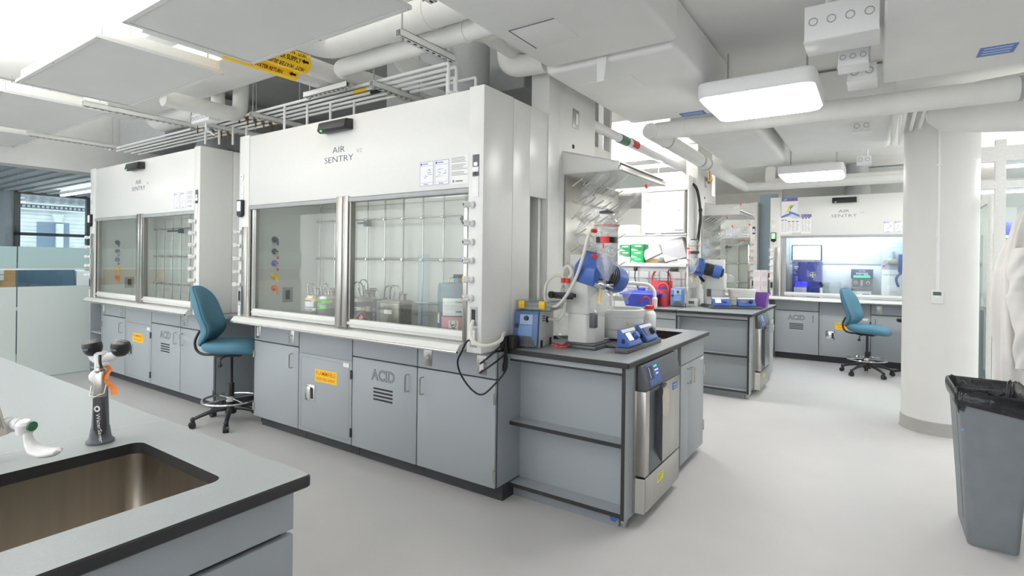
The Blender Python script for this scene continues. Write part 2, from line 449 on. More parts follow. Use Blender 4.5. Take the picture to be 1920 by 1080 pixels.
# ------------------------------------------------------------------ fume hoods
def plate(b, x, z, w, h, y=0, t=.004, mi=0, bev=.0015): b.box(x-w/2, x+w/2, y-t, y, z-h/2, z+h/2, mi, bev)
KNOBS_R = [('1.771', greenc), ('1.663', brown), ('1.554', brown), ('1.447', purple), ('1.337', yel2), ('1.230', orange)]
KNOBS_L = [('1.657', brown), ('1.545', brown), ('1.433', purple), ('1.327', yel2), ('1.219', orange)]
NOZZ = [(1.604, greyp, 0), (1.50, dgrey, 1), (1.40, purple, 1), (1.29, yel2, 0), (1.19, orange, 0)]
hood_in = mat('hood_liner', 'D9DAD6', .45, noise=.01)
hood_fill_m = mat('added_hood_fill_glow', 'FFFFFF', .4, noise=0, emit=4., ecol='FFFDF6')  # glow added to brighten the hood interiors
def sign_paper(b, x, z, w, h, y, style=0):
    """a small printed sheet: sheet mi0, ink mi1"""
    b.box(x, x+w, y-.0012, y, z, z+h, 0)
    yy = y-.0012
    def bar(x0, x1, z0, z1, mi=1): b.box(x+x0*w, x+x1*w, yy-.0006, yy, z+z0*h, z+z1*h, mi)
    if style == 0:   # framed sheet with a header and little sketches
        for a in ((0,1,0,.015),(0,1,.985,1),(0,.015,0,1),(.985,1,0,1)): bar(*a)
        bar(.05,.17,.87,.94,2); bar(.22,.6,.885,.93); bar(.05,.95,.82,.828); bar(.05,.95,.12,.128); bar(.3,.62,.05,.08)
        r = random.Random(int(x*1000))
        for k in range(14):
            a, c = r.uniform(.08,.8), r.uniform(.3,.68); bar(a, a+r.uniform(.05,.14), c, c+r.uniform(.012,.03))
    elif style == 1:  # lines of fine print
        r = random.Random(3)
        for k in range(13):
            c = .94-k*.052
            if k in (4, 9): continue
            bar(.03, r.uniform(.7,.98), c, c+.02)
        bar(.1,.2,.06,.16); bar(.28,.7,.08,.13)
def make_hood(name, label, loc, W, group, panes, kn=True, lit=False, lattice=True):
    h = thing(name, label, 'fume hood', loc, 0, group)
    D = .716; zt = 2.459; zb = .9125
    P = lambda nm, mb, mt, parent=None, lab=None: mb.build(nm, mt, parent or h, lab)
    L = -W
    # posts
    b = MB(); b.box(-.108, 0, 0, .30, zb, zt, bev=.003); P('right_post', b, white)
    b = MB(); b.box(L, L+.145, 0, .30, zb, zt, bev=.003); P('left_post', b, white)
    b = MB(); b.box(-.03, 0, .303, .495, zb, zt-.004, bev=.002); b.box(-.03, 0, .4955, D, 1.872, zt-.004, bev=.002); b.box(-.03, 0, .4955, D, zb, 1.08, bev=.002); b.box(-.10, -.03, D-.012, D, 1.08, 1.872); b.box(-.035, -.004, .5, .51, 1.08, 1.872); P('side_panel', b, white)
    b = MB(); b.box(L, L+.03, .303, D, zb, zt-.004, bev=.002); P('side_panel', b, white)
    b = MB(); b.box(L+.147, -.11, .004, .05, 1.875, zt-.012, bev=.003); P('header_panel', b, white)
    b = MB(); b.box(L+.14, -.105, -.002, .05, 1.842, 1.873, bev=.006); P('sash_header_rail', b, galv)
    b = MB(); b.box(L+.03, -.03, .05, D, 2.40, 2.44); P('roof', b, white)
    b = MB(); b.box(L+.03, -.03, D-.06, D-.03, zb, 2.4)
    for z in (1.02, 1.46, 1.9): b.box(L+.2, -.2, D-.075, D-.06, z, z+.40 if z < 1.9 else 2.3, bev=.002)
    P('back_baffle', b, hood_in)
    b = MB(); b.box(L+.03, -.03, .05, .303, 2.12, 2.14); b.box(L+.03, -.03, .303, D-.03, 2.12, 2.14); P('liner_top', b, hood_in)
    if not lit:
        b = MB(); b.box(L+.5, -.45, .16, .22, 2.085, 2.118, bev=.006); P('added_hood_fill', b, hood_fill_m)  # added tube, only there to lift the interior brightness
    b = MB(); b.box(-.125, -.109, .07, D-.06, zb, 2.12); P('liner_side', b, hood_in)
    b = MB(); b.box(L+.15, L+.166, .07, D-.06, zb, 2.12); P('liner_side', b, hood_in)
    b = MB(); b.box(L+.03, -.03, .07, D-.03, .897, .926, bev=.004); P('work_surface', b, epoxy)
    # sill
    b = MB(); b.prism([(L-.005, -.055, .905), (L-.005, -.055, .925), (L-.005, -.03, .955), (L-.005, .06, .962), (L-.005, .06, .93), (L-.005, -.03, .905)], (W-.13, 0, 0)); P('airfoil_sill', b, [white])
    b = MB(); b.tube([(L-.006, -.055, .914), (-.134, -.055, .914)], .008, 8); P('sill_edge', b, steel_h)
    # stainless return tracks
    b = MB(); b.box(L+.055, L+.135, -.006, .03, .955, 1.70, bev=.002); P('sash_track', b, steel)
    b = MB(); b.box(-.138, -.108, -.006, .03, .955, 1.76, bev=.002); P('sash_track', b, steel)
    xs = [L+.22]; x1 = -.14
    b = MB(); b.box(L+.145, L+.158, .012, .04, .965, 1.845); b.box(L+.17, L+.205, .018, .045, .965, 1.845); b.box(L+.205, L+.222, .02, .05, .965, 1.845); P('sash_frame', b, [steel])
    mids = []
    if panes == 2:
        mx0, mx1 = L+1.275, L+1.42
        b = MB(); b.box(mx0, mx0+.066, -.008, .045, .968, 1.885, bev=.003); b.box(mx0+.072, mx1-.018, -.008, .045, .968, 1.885, bev=.003)
        b.box(mx1-.016, mx1, .004, .045, .968, 1.86); P('mullion', b, steel)
        spans = [(L+.222, mx0), (mx1, x1)]
    else: spans = [(L+.222, x1)]
    for a, c in spans:
        b = MB(); b.box(a, c, .028, .034, 1.03, 1.85); P('sash_pane', b, glass_p)
        b = MB(); b.box(a-.02, c+.002, .005, .05, .972, 1.03, bev=.008); b.box(a-.02, c+.002, -.004, .02, .993, 1.012, bev=.004); P('sash_handle', b, white)
    # sensor box
    xm = L/2
    b = MB(); b.prism([(xm-.148, .004, 2.345), (xm-.148, -.05, 2.335), (xm-.148, -.075, 2.352), (xm-.148, -.06, 2.41), (xm-.148, .004, 2.418)], (.296, 0, 0), bev=.004)
    sb = P('sensor_box', b, blackp)
    b = MB(); b.box(xm-.11, xm-.10, -.076, -.068, 2.343, 2.351); b.build('indicator_light', led_g, sb)
    # lettering
    b = MB(); f = lambda o: o
    b.text('AIR', (xm-.005, .0035, 2.198), X, Z, .062, bold=-.0009, align='CENTER', sx=1.45)
    b.text('SENTRY', (xm-.005, .0035, 2.132), X, Z, .062, bold=-.0009, align='CENTER', sx=1.45)
    P('lettering', b, inkb)
    b = MB(); b.text('V2', (xm+.185, .0035, 2.178), X, Z, .04, bold=-.0005, sx=1.3); P('lettering', b, galv)
    # stickers near the right end
    b = MB(); sign_paper(b, -.50, 1.905, .112, .15, .004); sign_paper(b, -.375, 1.905, .112, .15, .004); P('notice', b, [paper, mat('pale_blue_ink','7C88C0',.7), inkb])
    if not lit:
        b = MB(); sign_paper(b, -.245, 1.9, .13, .165, .004, 1); P('notice', b, [paper, mat('faint_ink','8E908E',.7), inkb])
    # right post controls
    b = MB(); plate(b, -.054, 1.998, .046, .125); cp = P('control_panel', b, dgrey)
    b = MB(); plate(b, -.054, 2.005, .026, .02, y=-.004, t=.002); b.build('display', lcd, cp)
    b = MB(); plate(b, -.054, 1.975, .044, .028, y=-.004, t=.0015); b.build('plate_label', paper, cp)
    b = MB(); plate(b, -.054, 1.95, .012, .014, y=-.004, t=.002); b.build('key_switch', blk, cp)
    b = MB(); plate(b, -.054, 1.872, .046, .118); b.box(-.056,-.052,-.0055,-.004,1.92,1.924); b.box(-.056,-.052,-.0055,-.004,1.822,1.826); P('blank_plate', b, white_pl)
    def knob(x, z, cap, dx):
        b = MB()
        ax = V((dx, -1, 0)).normalized()
        b.lathe([(.0,0),(.02,0),(.02,.012),(.012,.014),(.012,.03),(.0,.03)], (x, 0, z), 14, axis=ax)
        # five-lobed white handle
        o = V((x, 0, z)) + ax*.028
        R = Z.rotation_difference(ax).to_matrix().to_4x4()
        old = b.T; b.T = M.Translation(o) @ R
        n = 20; p0 = [((.0175+.004*math.cos(5*2*PI*k/n))*math.cos(2*PI*k/n), (.0175+.004*math.cos(5*2*PI*k/n))*math.sin(2*PI*k/n), 0) for k in range(n)]
        b.prism(p0, (0,0,.03), bev=.003); b.T = old
        k = P('service_knob', b, white_pl)
        c = MB(); c.lathe([(0,0),(.0095,0),(.0095,.003),(0,.004)], o+ax*.03, 14, axis=ax); c.build('knob_cap', cap, k)
    if kn:
        for z, cp_ in KNOBS_R: knob(-.07, float(z), cp_, -.75)
    for z, cp_ in KNOBS_L: knob(L+.03, float(z), cp_, -.75)
    # service box + outlet on both posts
    for x in (-.056, L+.028):
        b = MB(); b.box(x-.026, x+.026, -.004, 0, 1.07, 1.18, 0, .001); b.box(x-.014, x+.014, -.0055, -.003, 1.085, 1.165, 1); P('service_box', b, [galv, blk])
        b = MB(); b.box(x-.026, x+.026, -.004, 0, .945, 1.06, 0, .001); b.box(x-.014, x+.014, -.007, -.003, .96, 1.045, 1, .002)
        for zz in (.985, 1.02):
            for q in (-.005, .005): b.box(x+q-.001, x+q+.001, -.0075, -.006, zz, zz+.008, 2)
        P('outlet', b, [galv, white_pl, blk])
    # airflow monitor on left post
    x = L+.035
    b = MB(); b.lathe([(0,0),(.03,0),(.03,.006),(.024,.009),(0,.009)], (x+.01, 0, 2.12), 20, axis=(0,-1,0)); b.lathe([(0,.009),(.004,.009),(.004,.011),(0,.011)], (x+.01,0,2.12), 8, axis=(0,-1,0), mi=1); P('sensor_disc', b, [white_pl, blk])
    b = MB(); plate(b, x+.012, 1.985, .05, .115); b.text('?', (x+.012, -.004, 1.965), X, Z, .03, align='CENTER', mi=1); P('hood_card', b, [white_pl, inkb])
    b = MB(); b.prism([(x-.022,0,1.925),(x-.022,0,1.80),(x+.005,0,1.782),(x+.025,0,1.782),(x+.05,0,1.80),(x+.05,0,1.925)], (0,-.03,0), bev=.004); mo = P('airflow_monitor', b, blackp)
    b = MB(); plate(b, x+.014, 1.872, .05, .082, y=-.03, t=.002); b.build('screen', lcd_g if lit else lcd, mo)
    # inside: service nozzles on left liner wall
    if lattice:
        xl = L+.166
        for z, m_, st in NOZZ:
            b = MB(); b.lathe([(0,0),(.026,0),(.024,.012),(.012,.018),(.008,.05),(.0,.05)], (xl, .22, z), 14, axis=(1,0,0))
            b.tube([(xl+.035, .22, z), (xl+.055, .215, z-.02), (xl+.07, .21, z-.05)], [.009,.011,.006], 8)
            nz = P('service_nozzle', b, m_)
            if st:
                b = MB(); b.cyl((xl+.05,.215,z-.012),(xl+.066,.21,z-.045),.012,.010,10); b.build('hose_barb', chrome, nz)
                b = MB(); b.cyl((xl+.066,.21,z-.045),(xl+.074,.207,z-.06),.009,.008,10); b.build('barb_tip', red, nz)
        b = MB(); b.box(xl, xl+.004, .30, .40, 1.06, 1.19, 0); b.box(xl+.003, xl+.006, .33, .37, 1.085, 1.165, 1); P('outlet', b, [galv, blk])
        # lattice of rods
        yr = D-.12
        n = 8 if W > 2.2 else 5
        xv = [L+.28+.21*k*(W/2.57) for k in range(10) if L+.28+.21*k*(W/2.57) < -.2]
        for xx in xv:
            b = MB(); b.cyl((xx, yr, .926), (xx, yr, 1.93), .0065, seg=8); P('lattice_rod', b, steel_h)
        for zz in (1.115, 1.445, 1.775):
            b = MB(); b.cyl((L+.24, yr-.014, zz), (-.17, yr-.014, zz), .0065, seg=8)
            for xx in xv: b.box(xx-.018, xx+.014, yr-.026, yr+.01, zz-.013, zz+.013, bev=.003)
            P('lattice_rod', b, steel_h)
        for xx, zz in ((xv[-2], 1.75), (xv[3], 1.75)):
            b = MB(); b.cyl((xx, yr, zz), (xx+.12, yr-.2, zz-.02), .009, seg=8); b.box(xx-.02, xx+.02, yr-.03, yr+.02, zz-.03, zz+.02, bev=.004); P('clamp', b, dgrey)
    return h
HW = 2.572
hoodA = make_hood('fume_hood', 'large white fume hood in the centre holding steel solvent cans', (-1.868, 2.4535, 0), HW, 'fume hoods along the left aisle', 2)
hoodB = dup(hoodA, (-5.1, 2.4535, 0), label='empty white fume hood at far left beside the glass partition')
hoodC = make_hood('fume_hood', 'fume hood with bluish lit interior and instruments beside the round column', (.576, 9.047, 0), 1.93, None, 1, kn=True, lit=True, lattice=False)
hoodD = dup(hoodA, (-1.63, 9.6, 0), label='rear fume hood seen through the shelving behind the second bench')

# ------------------------------------------------------------------ base cabinets under the hoods
def hinge(b, x, z, mi=1):
    b.box(x-.010, x+.010, -.008, .0, z-.03, z+.03, mi, .002); b.cyl((x, -.008, z-.032), (x, -.008, z+.032), .006, seg=8, mi=mi)
def bar_handle(par, x, z0=.575, z1=.685, y=0., name='handle', horiz=False, axis=None):
    b = MB()
    if horiz: b.tube([(x, y, z0), (x, y-.035, z0), (x+.1, y-.035, z0), (x+.1, y, z0)], .004, 8)
    else: b.tube([(x, y, z0), (x, y-.028, z0), (x, y-.034, z0+.006), (x, y-.034, z1-.006), (x, y-.028, z1), (x, y, z1)], .0045, 8)
    return b.build(name, steel_h, par)
def cab_body(c, w, d=.55, edge_r=False):
    b = MB(); b.box(0, w, .022, d, .098, .90, 0); b.box(.001, w-.001, .016, .023, .1, .899, 1); P_ = b.build('carcass', [lam, black_e], c)
    b = MB(); b.box(0, w, .08, d, 0, .098); b.build('toe_kick', dark, c)
def apron(c, w, plates=()):
    b = MB(); b.box(.003, w-.003, 0, .02, .748, .90, bev=.001); a = b.build('apron_panel', lam, c)
    for x, kind in plates:
        b = MB(); b.box(x-.036, x+.036, -.003, 0, .762, .878, 0, .001)
        if kind == 'rocker': b.box(x-.014, x+.014, -.008, -.002, .783, .857, 1, .002)
        elif kind == 'toggle': b.box(x-.006, x+.006, -.006, -.002, .81, .835, 1); b.prism([(x-.005,-.003,.818),(x-.005,-.022,.826),(x-.005,-.02,.834),(x-.005,-.003,.83)], (.01,0,0), 1)
        else:
            b.box(x-.016, x+.016, -.006, -.002, .78, .86, 1, .002)
        b.build('switch_plate' if kind != 'outlet' else 'outlet_plate', [steel, white_pl, blk], a)
def cab_door(w, label, handle, hinge_side, plates, loc, group, edge=False):
    c = thing('base_cabinet', label, 'cabinet', loc, 0, group); cab_body(c, w); apron(c, w, plates)
    b = MB(); b.box(.003, w-.003, 0, .02, .1, .738, bev=.001); d = b.build('door', lam, c)
    bar_handle(d, w-.075 if handle == 'R' else .055)
    b = MB(); hx = .006 if hinge_side == 'L' else w-.004
    for z in (.63, .18): hinge(b, hx, z, 0)
    b.build('hinge', steel_h, d)
    return c
def cab_flam(w, label, loc, group):
    c = thing('base_cabinet', label, 'cabinet', loc, 0, group); cab_body(c, w)
    b = MB(); b.box(.003, w-.003, 0, .02, .705, .90, bev=.001); b.build('apron_panel', lam, c)
    b = MB(); b.box(.003, w-.003, 0, .02, .1, .703, bev=.001)
    for a in ((.03, w-.03, .125, .128), (.03, w-.03, .676, .679), (.03, .033, .125, .679), (w-.033, w-.03, .125, .679)): b.box(a[0], a[1], -.0012, .001, a[2], a[3], 1)
    d = b.build('door', [lam, lam_d], c)
    b = MB(); x0, x1, z0, z1 = .205, .465, .505, .60
    b.box(x0, x1, -.001, 0, z0, z1, 0)
    b.text('FLAMMABLE', ((x0+x1)/2, -.001, z0+.052), X, Z, .046, 1, align='CENTER', bold=.0002, sx=.95)
    b.text('KEEP FIRE AWAY', ((x0+x1)/2, -.001, z0+.014), X, Z, .034, 1, align='CENTER', sx=.86)
    b.build('warning_sticker', [yellow, orni], d)
    b = MB(); b.box(.085, .205, -.004, .0, .345, .47, 0, .003); b.box(.1, .16, -.012, -.003, .36, .455, 0, .003); b.box(.163, .19, -.0045, -.003, .365, .45, 1); b.build('paddle_latch', [chrome, blk], d)
    b = MB(); b.box(w-.095, w-.03, -.003, 0, .655, .685); b.build('tape_tag', paper, d)
    b = MB()
    for z in (.61, .19): hinge(b, w-.002, z, 0)
    b.build('hinge', dark, d)
    return c
def cab_acid(w, label, loc, group, hnd='R'):
    c = thing('base_cabinet', label, 'cabinet', loc, 0, group); cab_body(c, w); apron(c, w)
    b = MB(); b.box(.003, w-.003, 0, .02, .1, .738, bev=.001); d = b.build('door', lam, c)
    xm = w*.5
    # outlined ACID lettering: dark outline under laminate-coloured face
    b = MB(); b.text('ACID', (xm, -.0005, .605), X, Z, .105, 1, align='CENTER', bold=.0028, ext=.0004, sx=.92)
    b.text('ACID', (xm, -.0014, .605), X, Z, .105, 0, align='CENTER', bold=-.0022, ext=.0004, sx=.92)
    b.build('lettering', [lam, dgrey], d)
    b = MB()
    for k in range(4): b.box(xm-.095, xm+.095, -.0012, .004, .465+k*.025, .477+k*.025)
    b.build('vent_slots', blk, d)
    bar_handle(d, w-.075 if hnd == 'R' else .055)
    return c
gA, gB, gC = 'base cabinets under the central hood', 'base cabinets under the far left hood', 'base cabinets under the hood by the column'
yc = 2.58
def hood_cabs(x0, ws, g, nm):
    x = x0
    cab_door(ws[0]-.004, f'grey door cabinet with rocker and toggle switches, first from left under {nm}', 'R', 'L', ((.06,'rocker'), (ws[0]-.1,'toggle')), (x, yc, 0), g); x += ws[0]
    cab_flam(ws[1]-.004, f'grey cabinet with yellow FLAMMABLE sticker under {nm}', (x, yc, 0), g); x += ws[1]
    cab_acid(ws[2]-.004, f'grey vented ACID cabinet under {nm}', (x, yc, 0), g); x += ws[2]
    cab_door(ws[3]-.004, f'grey door cabinet at right end of row under {nm}', 'L', 'R', ((.09,'toggle'), (ws[3]-.11,'outlet')), (x, yc, 0), g)
hood_cabs(-4.401, (.633, .637, .646, .638), gA, 'the large central hood')
hood_cabs(-7.652, (.646, .655, .641, .646), gB, 'the far left hood')
# far hood cabinets
yf = 9.18
cab_acid(.593, 'grey vented ACID cabinet under the hood by the column', (-1.293, yf, 0), gC)
cab_flam(.635, 'grey FLAMMABLE cabinet behind the distant teal chair', (-.696, yf, 0), gC)
cab_door(.632, 'grey door cabinet right of the distant teal chair beside the column', 'L', 'R', ((.1,'toggle'),), (-.057, yf, 0), gC)
# open end shelf left of the far left hood
sh = thing('shelf_unit', 'narrow open grey shelf unit at left end beneath the far left hood', 'shelf', (-8.03, 2.58, 0))
b = MB(); b.box(0, .018, 0, .5, .02, .9); b.box(.355, .373, 0, .5, .02, .9); b.box(0, .373, .48, .5, .02, .9); b.build('carcass', lam, sh)
for z in (.06, .5, .87): b = MB(); b.box(.018, .355, .005, .48, z, z+.02); b.build('shelf', lam, sh)
# knee space counter between the hoods
b = MB(); b.box(-5.058, -4.407, 2.62, 3.28, .882, .912, bev=.003)
tag(b.build('countertop', epoxy), 'dark counter over the knee space where the front teal chair is pushed in', 'countertop')
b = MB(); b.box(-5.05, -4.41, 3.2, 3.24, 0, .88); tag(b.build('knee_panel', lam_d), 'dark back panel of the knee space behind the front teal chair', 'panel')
b = MB(); b.box(-5.1+.003, -4.44-.003, 3.0, 3.04, .913, 2.45); tag(b.build('filler_panel', white), 'tall white filler panel between the two left hoods', 'panel')
# ------------------------------------------------------------------ peninsula benches
def top_with_hole(b, x0, x1, y0, y1, z0, z1, h=None, mi_top=0, mi_edge=1, bev=.004):
    """slab with dark edges; h=(hx0,hx1,hy0,hy1) cuts a rounded hole"""
    def ring(pts, z): return [b.bm.verts.new(b.T @ V((p[0], p[1], z))) for p in pts]
    def rrect(x0, x1, y0, y1, r, n=5):
        out = []
        for cx, cy, a in ((x1-r, y0+r, -90), (x1-r, y1-r, 0), (x0+r, y1-r, 90), (x0+r, y0+r, 180)):
            for k in range(n+1):
                t = math.radians(a+90*k/n); out.append((cx+r*math.cos(t), cy+r*math.sin(t)))
        return out
    o = rrect(x0, x1, y0, y1, .012)
    oi = rrect(x0+bev, x1-bev, y0+bev, y1-bev, .010)
    r0, r1, r2 = ring(o, z0+bev), ring(o, z1-bev), ring(oi, z1)
    rb = ring(oi, z0)
    n = len(o)
    def bridge(a, c, mi):
        for i in range(len(a)):
            j = (i+1) % len(a); f = b.bm.faces.new((a[i], a[j], c[j], c[i])); f.material_index = mi
    bridge(rb, r0, mi_edge); bridge(r0, r1, mi_edge); bridge(r1, r2, mi_edge)
    if h:
        hi = rrect(h[0], h[1], h[2], h[3], .03)
        t, bt = ring(hi, z1), ring(hi, z0)
        bridge(t, bt, mi_edge); bridge(r2, t, mi_top); bridge(bt, rb, mi_edge)
    else:
        f = b.bm.faces.new(r2); f.material_index = mi_top
        f = b.bm.faces.new(rb[::-1]); f.material_index = mi_edge
def peninsula(y0, y1, lab_top, lab_case, lab_end, sink):
    """end panel at y0 facing the aisle, right face at x=-1.10"""
    b = MB(); top_with_hole(b, -1.878, -1.075, y0-.035, y1+.07, .884, .914, sink)
    t = b.build('countertop', [epoxy, black_e]); tag(t, lab_top, 'countertop')
    c = thing('end_shelf_unit', lab_end, 'shelf', (-1.878, y0, 0))
    W = .775
    b = MB()
    b.box(0, .02, 0, .13, .075, .865, 0); b.box(W-.02, W, 0, .13, .05, .865, 0); b.box(0, W, .115, .13, .06, .865, 0)
    b.box(.001, W-.001, -.002, .13, .866, .8835, 0); b.box(.001, W-.022, -.002, .02, .845, .866, 0)
    b.box(0, .012, -.003, .0, .075, .845, 1); b.box(W-.022, W-.002, -.003, .0, .06, .884, 1); b.box(0, W-.02, -.003, 0, .838, .85, 1)
    for k in range(24):
        for yy in (.03, .095): b.box(.0195, .0215, yy-.0025, yy+.0025, .15+k*.028, .155+k*.028, 1)
    b.build('carcass', [lam, black_e], c)
    for z in (.072, .448):
        b = MB(); b.box(.02, W-.022, .003, .115, z, z+.018, 0); b.box(.02, W-.022, -.003, .003, z-.002, z+.019, 1); b.build('shelf', [lam, black_e], c)
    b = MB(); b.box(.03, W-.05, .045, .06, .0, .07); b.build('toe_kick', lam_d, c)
    b = MB(); b.box(W-.04, W-.012, .05, .08, .0, .06, bev=.003); b.cyl((W-.026,.065,0),(W-.026,.065,.012),.018,seg=12); b.build('levelling_foot', steel, c)
    # body behind
    b = MB()
    if sink: b.box(-1.878, -1.42, y0+.132, y1, .07, .66); b.box(-1.42, -1.115, y0+.132, y1-.60, .07, .66); b.box(-1.878, -1.69, y0+.132, y1, .66, .884); b.box(-1.69, -1.115, y0+.132, sink[2]-.03, .66, .884)
    else: b.box(-1.878, -1.42, y0+.132, y1, .07, .884); b.box(-1.42, -1.115, y0+.132, y1-.60, .07, .884)
    b.box(-1.878, -1.42, y0+.132, y1-.02, 0, .07); b.box(-1.42, -1.16, y0+.132, y1-.62, 0, .07)
    tag(b.build('bench_cabinet', lam), lab_case, 'cabinet')
    return c
pen1 = peninsula(2.73, 4.29, 'dark countertop of the near bench under the rotary evaporator', 'grey bench carcass between the near end shelves and the far sink doors', 'open grey end shelves with black edging on the near bench', (-1.66, -1.221, 3.70, 4.17))
b = MB(); b.box(-1.67, -1.655, 3.69, 4.18, .70, .884); b.box(-1.226, -1.211, 3.69, 4.18, .70, .884); b.box(-1.67, -1.211, 3.69, 3.705, .70, .884); b.box(-1.67, -1.211, 4.165, 4.18, .70, .884); b.box(-1.67, -1.211, 3.69, 4.18, .69, .70)
sk = tag(b.build('bench_sink', mat('black_epoxy_sink', '3E3B38', .4)), 'dark sink basin set in the near bench behind the rotary evaporator', 'sink')
b2 = MB(); b2.prism([(0,0,0),(.03,.0,-.004),(.045,.0,.02),(.04,.0,.045),(.012,.0,.04),(-.004,.0,.02)], (0,-.0015,0))
tag(b2.build('tape_scrap', blues), 'scrap of blue masking tape on the toe kick of the near bench', 'tape', loc=(-1.20, 2.773, .025))

lemon = mat('lemon_label', 'EAE63A', .5, noise=.02)
# ice machine on the aisle side
def ice_machine(y0, label, group=None):
    m = thing('ice_machine', label, 'appliance', (-1.098, y0, 0))
    x0, x1 = 0, .055   # protrusion
    Ly = .62
    b = MB(); b.box(-.02, 0.004, -.03, Ly+.02, .06, .885); m1 = b.build('back_frame', steel, m)
    # head with sloped control fascia
    b = MB()
    prof = [(0.005,.735),(x1,.735),(x1,.775),(x1-.03,.872),(.005,.88)]
    b.prism([(p[0], 0, p[1]) for p in prof], (0, Ly, 0), bev=.004); hd = b.build('control_head', greyp, m)
    # blue keypad lies on the sloped fascia
    nrm = V((.097, 0, .03)).normalized(); up = V((-.03, 0, .097)).normalized()
    o = V((x1, .06, .775)) + nrm*.001
    def patch(b, a0, a1, u0, u1, mi, t=.002):
        q = [o+Y*(a0)+up*u0, o+Y*(a1)+up*u0, o+Y*(a1)+up*u1, o+Y*(a0)+up*u1]; b.prism(q, nrm*t, mi)
    b = MB(); patch(b, 0, .19, -.02, .098, 0); patch(b, .012, .085, .012, .085, 1, .003); patch(b, .03, .032, .02, .08, 2, .004)
    for i, (a, u) in enumerate(((.115,.072),(.145,.072),(.115,.05),(.135,.05),(.155,.05),(.125,.03),(.145,.03))): patch(b, a, a+.012, u, u+.008, 3 if i < 2 else 2, .003)
    b.build('keypad', [bluei, blackp, lcd, led_g], hd)
    # stainless door with recessed handle
    b = MB()
    b.box(0, x1, 0, .065, .262, .733, bev=.003); b.box(0, x1, .29, Ly, .262, .733, bev=.003); b.box(0, .012, .065, .29, .262, .733)
    b.build('door', steel, m)
    b = MB()
    b.prism([(.012,.065,.733),(x1,.065,.733),(x1,.065,.262),(.012,.065,.35)], (0,.003,0)); b.prism([(.012,.29,.733),(x1,.29,.733),(x1,.29,.262),(.012,.29,.35)], (0,-.003,0))
    b.prism([(.012,.065,.355),(x1-.002,.065,.262),(.012,.065,.262)], (0,.225,0)); b.box(.012,.016,.065,.29,.35,.733); b.box(.012, x1, .065, .29, .715, .733)
    b.build('handle_recess', greyp, m)
    b = MB(); b.box(.0, x1+.01, .235, .33, .708, .73, bev=.004); b.build('scoop_hook', blackp, m)
    b = MB(); b.prism([(0,-.012,.06),(x1,0,.06),(x1,0,.252),(0,-.012,.252)], (0,.012,0)); b.box(0, x1, 0, Ly, .06, .252, bev=.002); b.build('kick_panel', steel, m)
    b = MB(); b.box(x1, x1+.001, .20, .31, .165, .21, 0)
    for k in range(3): b.box(x1+.001, x1+.0014, .21, .295-.02*k, .20-.011*k, .204-.011*k, 1)
    b.build('caution_label', [lemon, ink], m)
    b = MB(); b.box(x1, x1+.002, .47, .565, .655, .70, 0, .0009); b.box(x1+.002,x1+.0025,.48,.53,.68,.69,1); b.box(x1+.002,x1+.0025,.48,.52,.665,.672,1); b.box(x1+.002,x1+.0025,.54,.55,.662,.692,1); b.build('badge', [bluei, lblue], m)
    return m
ice1 = ice_machine(2.87, 'undercounter stainless ice machine in the near bench with cream tag')
b = MB(); b.prism([(0,0,0),(0,.028,.005),(0,.036,-.03),(0,.03,-.15),(0,.006,-.165),(0,-.008,-.15),(0,-.012,-.04)], (.0015,0,0)); b.tube([(0,.01,-.002),(-.001,.012,.02)], .0015, 5)
tag(b.build('paper_tag', tagl), 'cream paper tag hanging from the near ice machine', 'tag', loc=(-1.098+.072, 3.13, .705)).rotation_euler = (0,0,math.radians(-38))
# sink cabinet with two doors beyond the ice machine
def door_pair(y0, y1, label):
    c = thing('sink_cabinet', label, 'cabinet', (-1.115, y0, 0)); L = y1-y0
    b = MB(); b.box(-.3, .0, 0, L, .05, .66); b.box(-.02, 0, 0, L, .66, .884); b.box(-.3, -.06, 0, L-.02, 0, .05); b.build('carcass', lam, c)
    b = MB(); b.box(.001, .016, .003, L-.002, .745, .878, bev=.001); b.build('drawer_front', lam, c)
    for a, e, hy in ((.003, L*.31-.001, None), (L*.31+.001, L-.002, None)):
        b = MB(); b.box(.001, .016, a, e, .055, .738, bev=.001); d = b.build('door', lam, c)
        hh = MB(); yy = e-.03 if a < .01 else a+.035
        hh.tube([(.016, yy, .60), (.05, yy, .60), (.05, yy, .70), (.016, yy, .70)], .005, 8); hh.build('handle', steel_h, d)
        if a > .01:
            q = MB(); q.box(.0165, .0175, e-.09, e-.01, .715, .73); q.build('name_label', paper, d)
            q = MB()
            for z in (.62, .2): q.box(0, .024, e, e+.012, z-.04, z+.04, bev=.003)
            q.build('hinge', steel, d)
    return c
door_pair(3.70, 4.285, 'grey cabinet with two narrow doors right of the near ice machine')

# ---------------------------------------------------------------- service column left of the near bench
def column_unit(y0, label):
    c = thing('service_column', label, 'column', (-1.87, y0, 0))
    b = MB(); b.box(-.12, 0, 0, .60, .914, 2.94, bev=.002); b.box(-.13, .012, -.15, 0, .914, 2.94, bev=.002); b.build('upper_casing', white, c)
    b = MB(); b.box(-.12, -.06, .60, 1.02, .914, 2.4); b.box(-.12, -.06, 1.02, 1.06, .914, 2.9); b.build('lower_casing', white, c)
    b = MB(); b.box(0, .006, .215, .31, 2.44, 2.58, 0, .002); b.box(.006, .012, .25, .285, 2.47, 2.55, 1, .002); b.build('switch_plate', [steel, white_pl], c)
    b = MB(); b.lathe([(0,0),(.018,0),(.014,.004),(0,.004)], (0,.23,2.30), 12, axis=(1,0,0)); b.build('grommet', blk, c)
    return c
col1 = column_unit(3.32, 'white service column behind the rotary evaporator on the near bench')
cn = thing('shelf_canopy', 'white tapering canopy above the glass drying rack on the near bench', 'canopy', (-1.87, 3.39, 2.07))
b = MB()
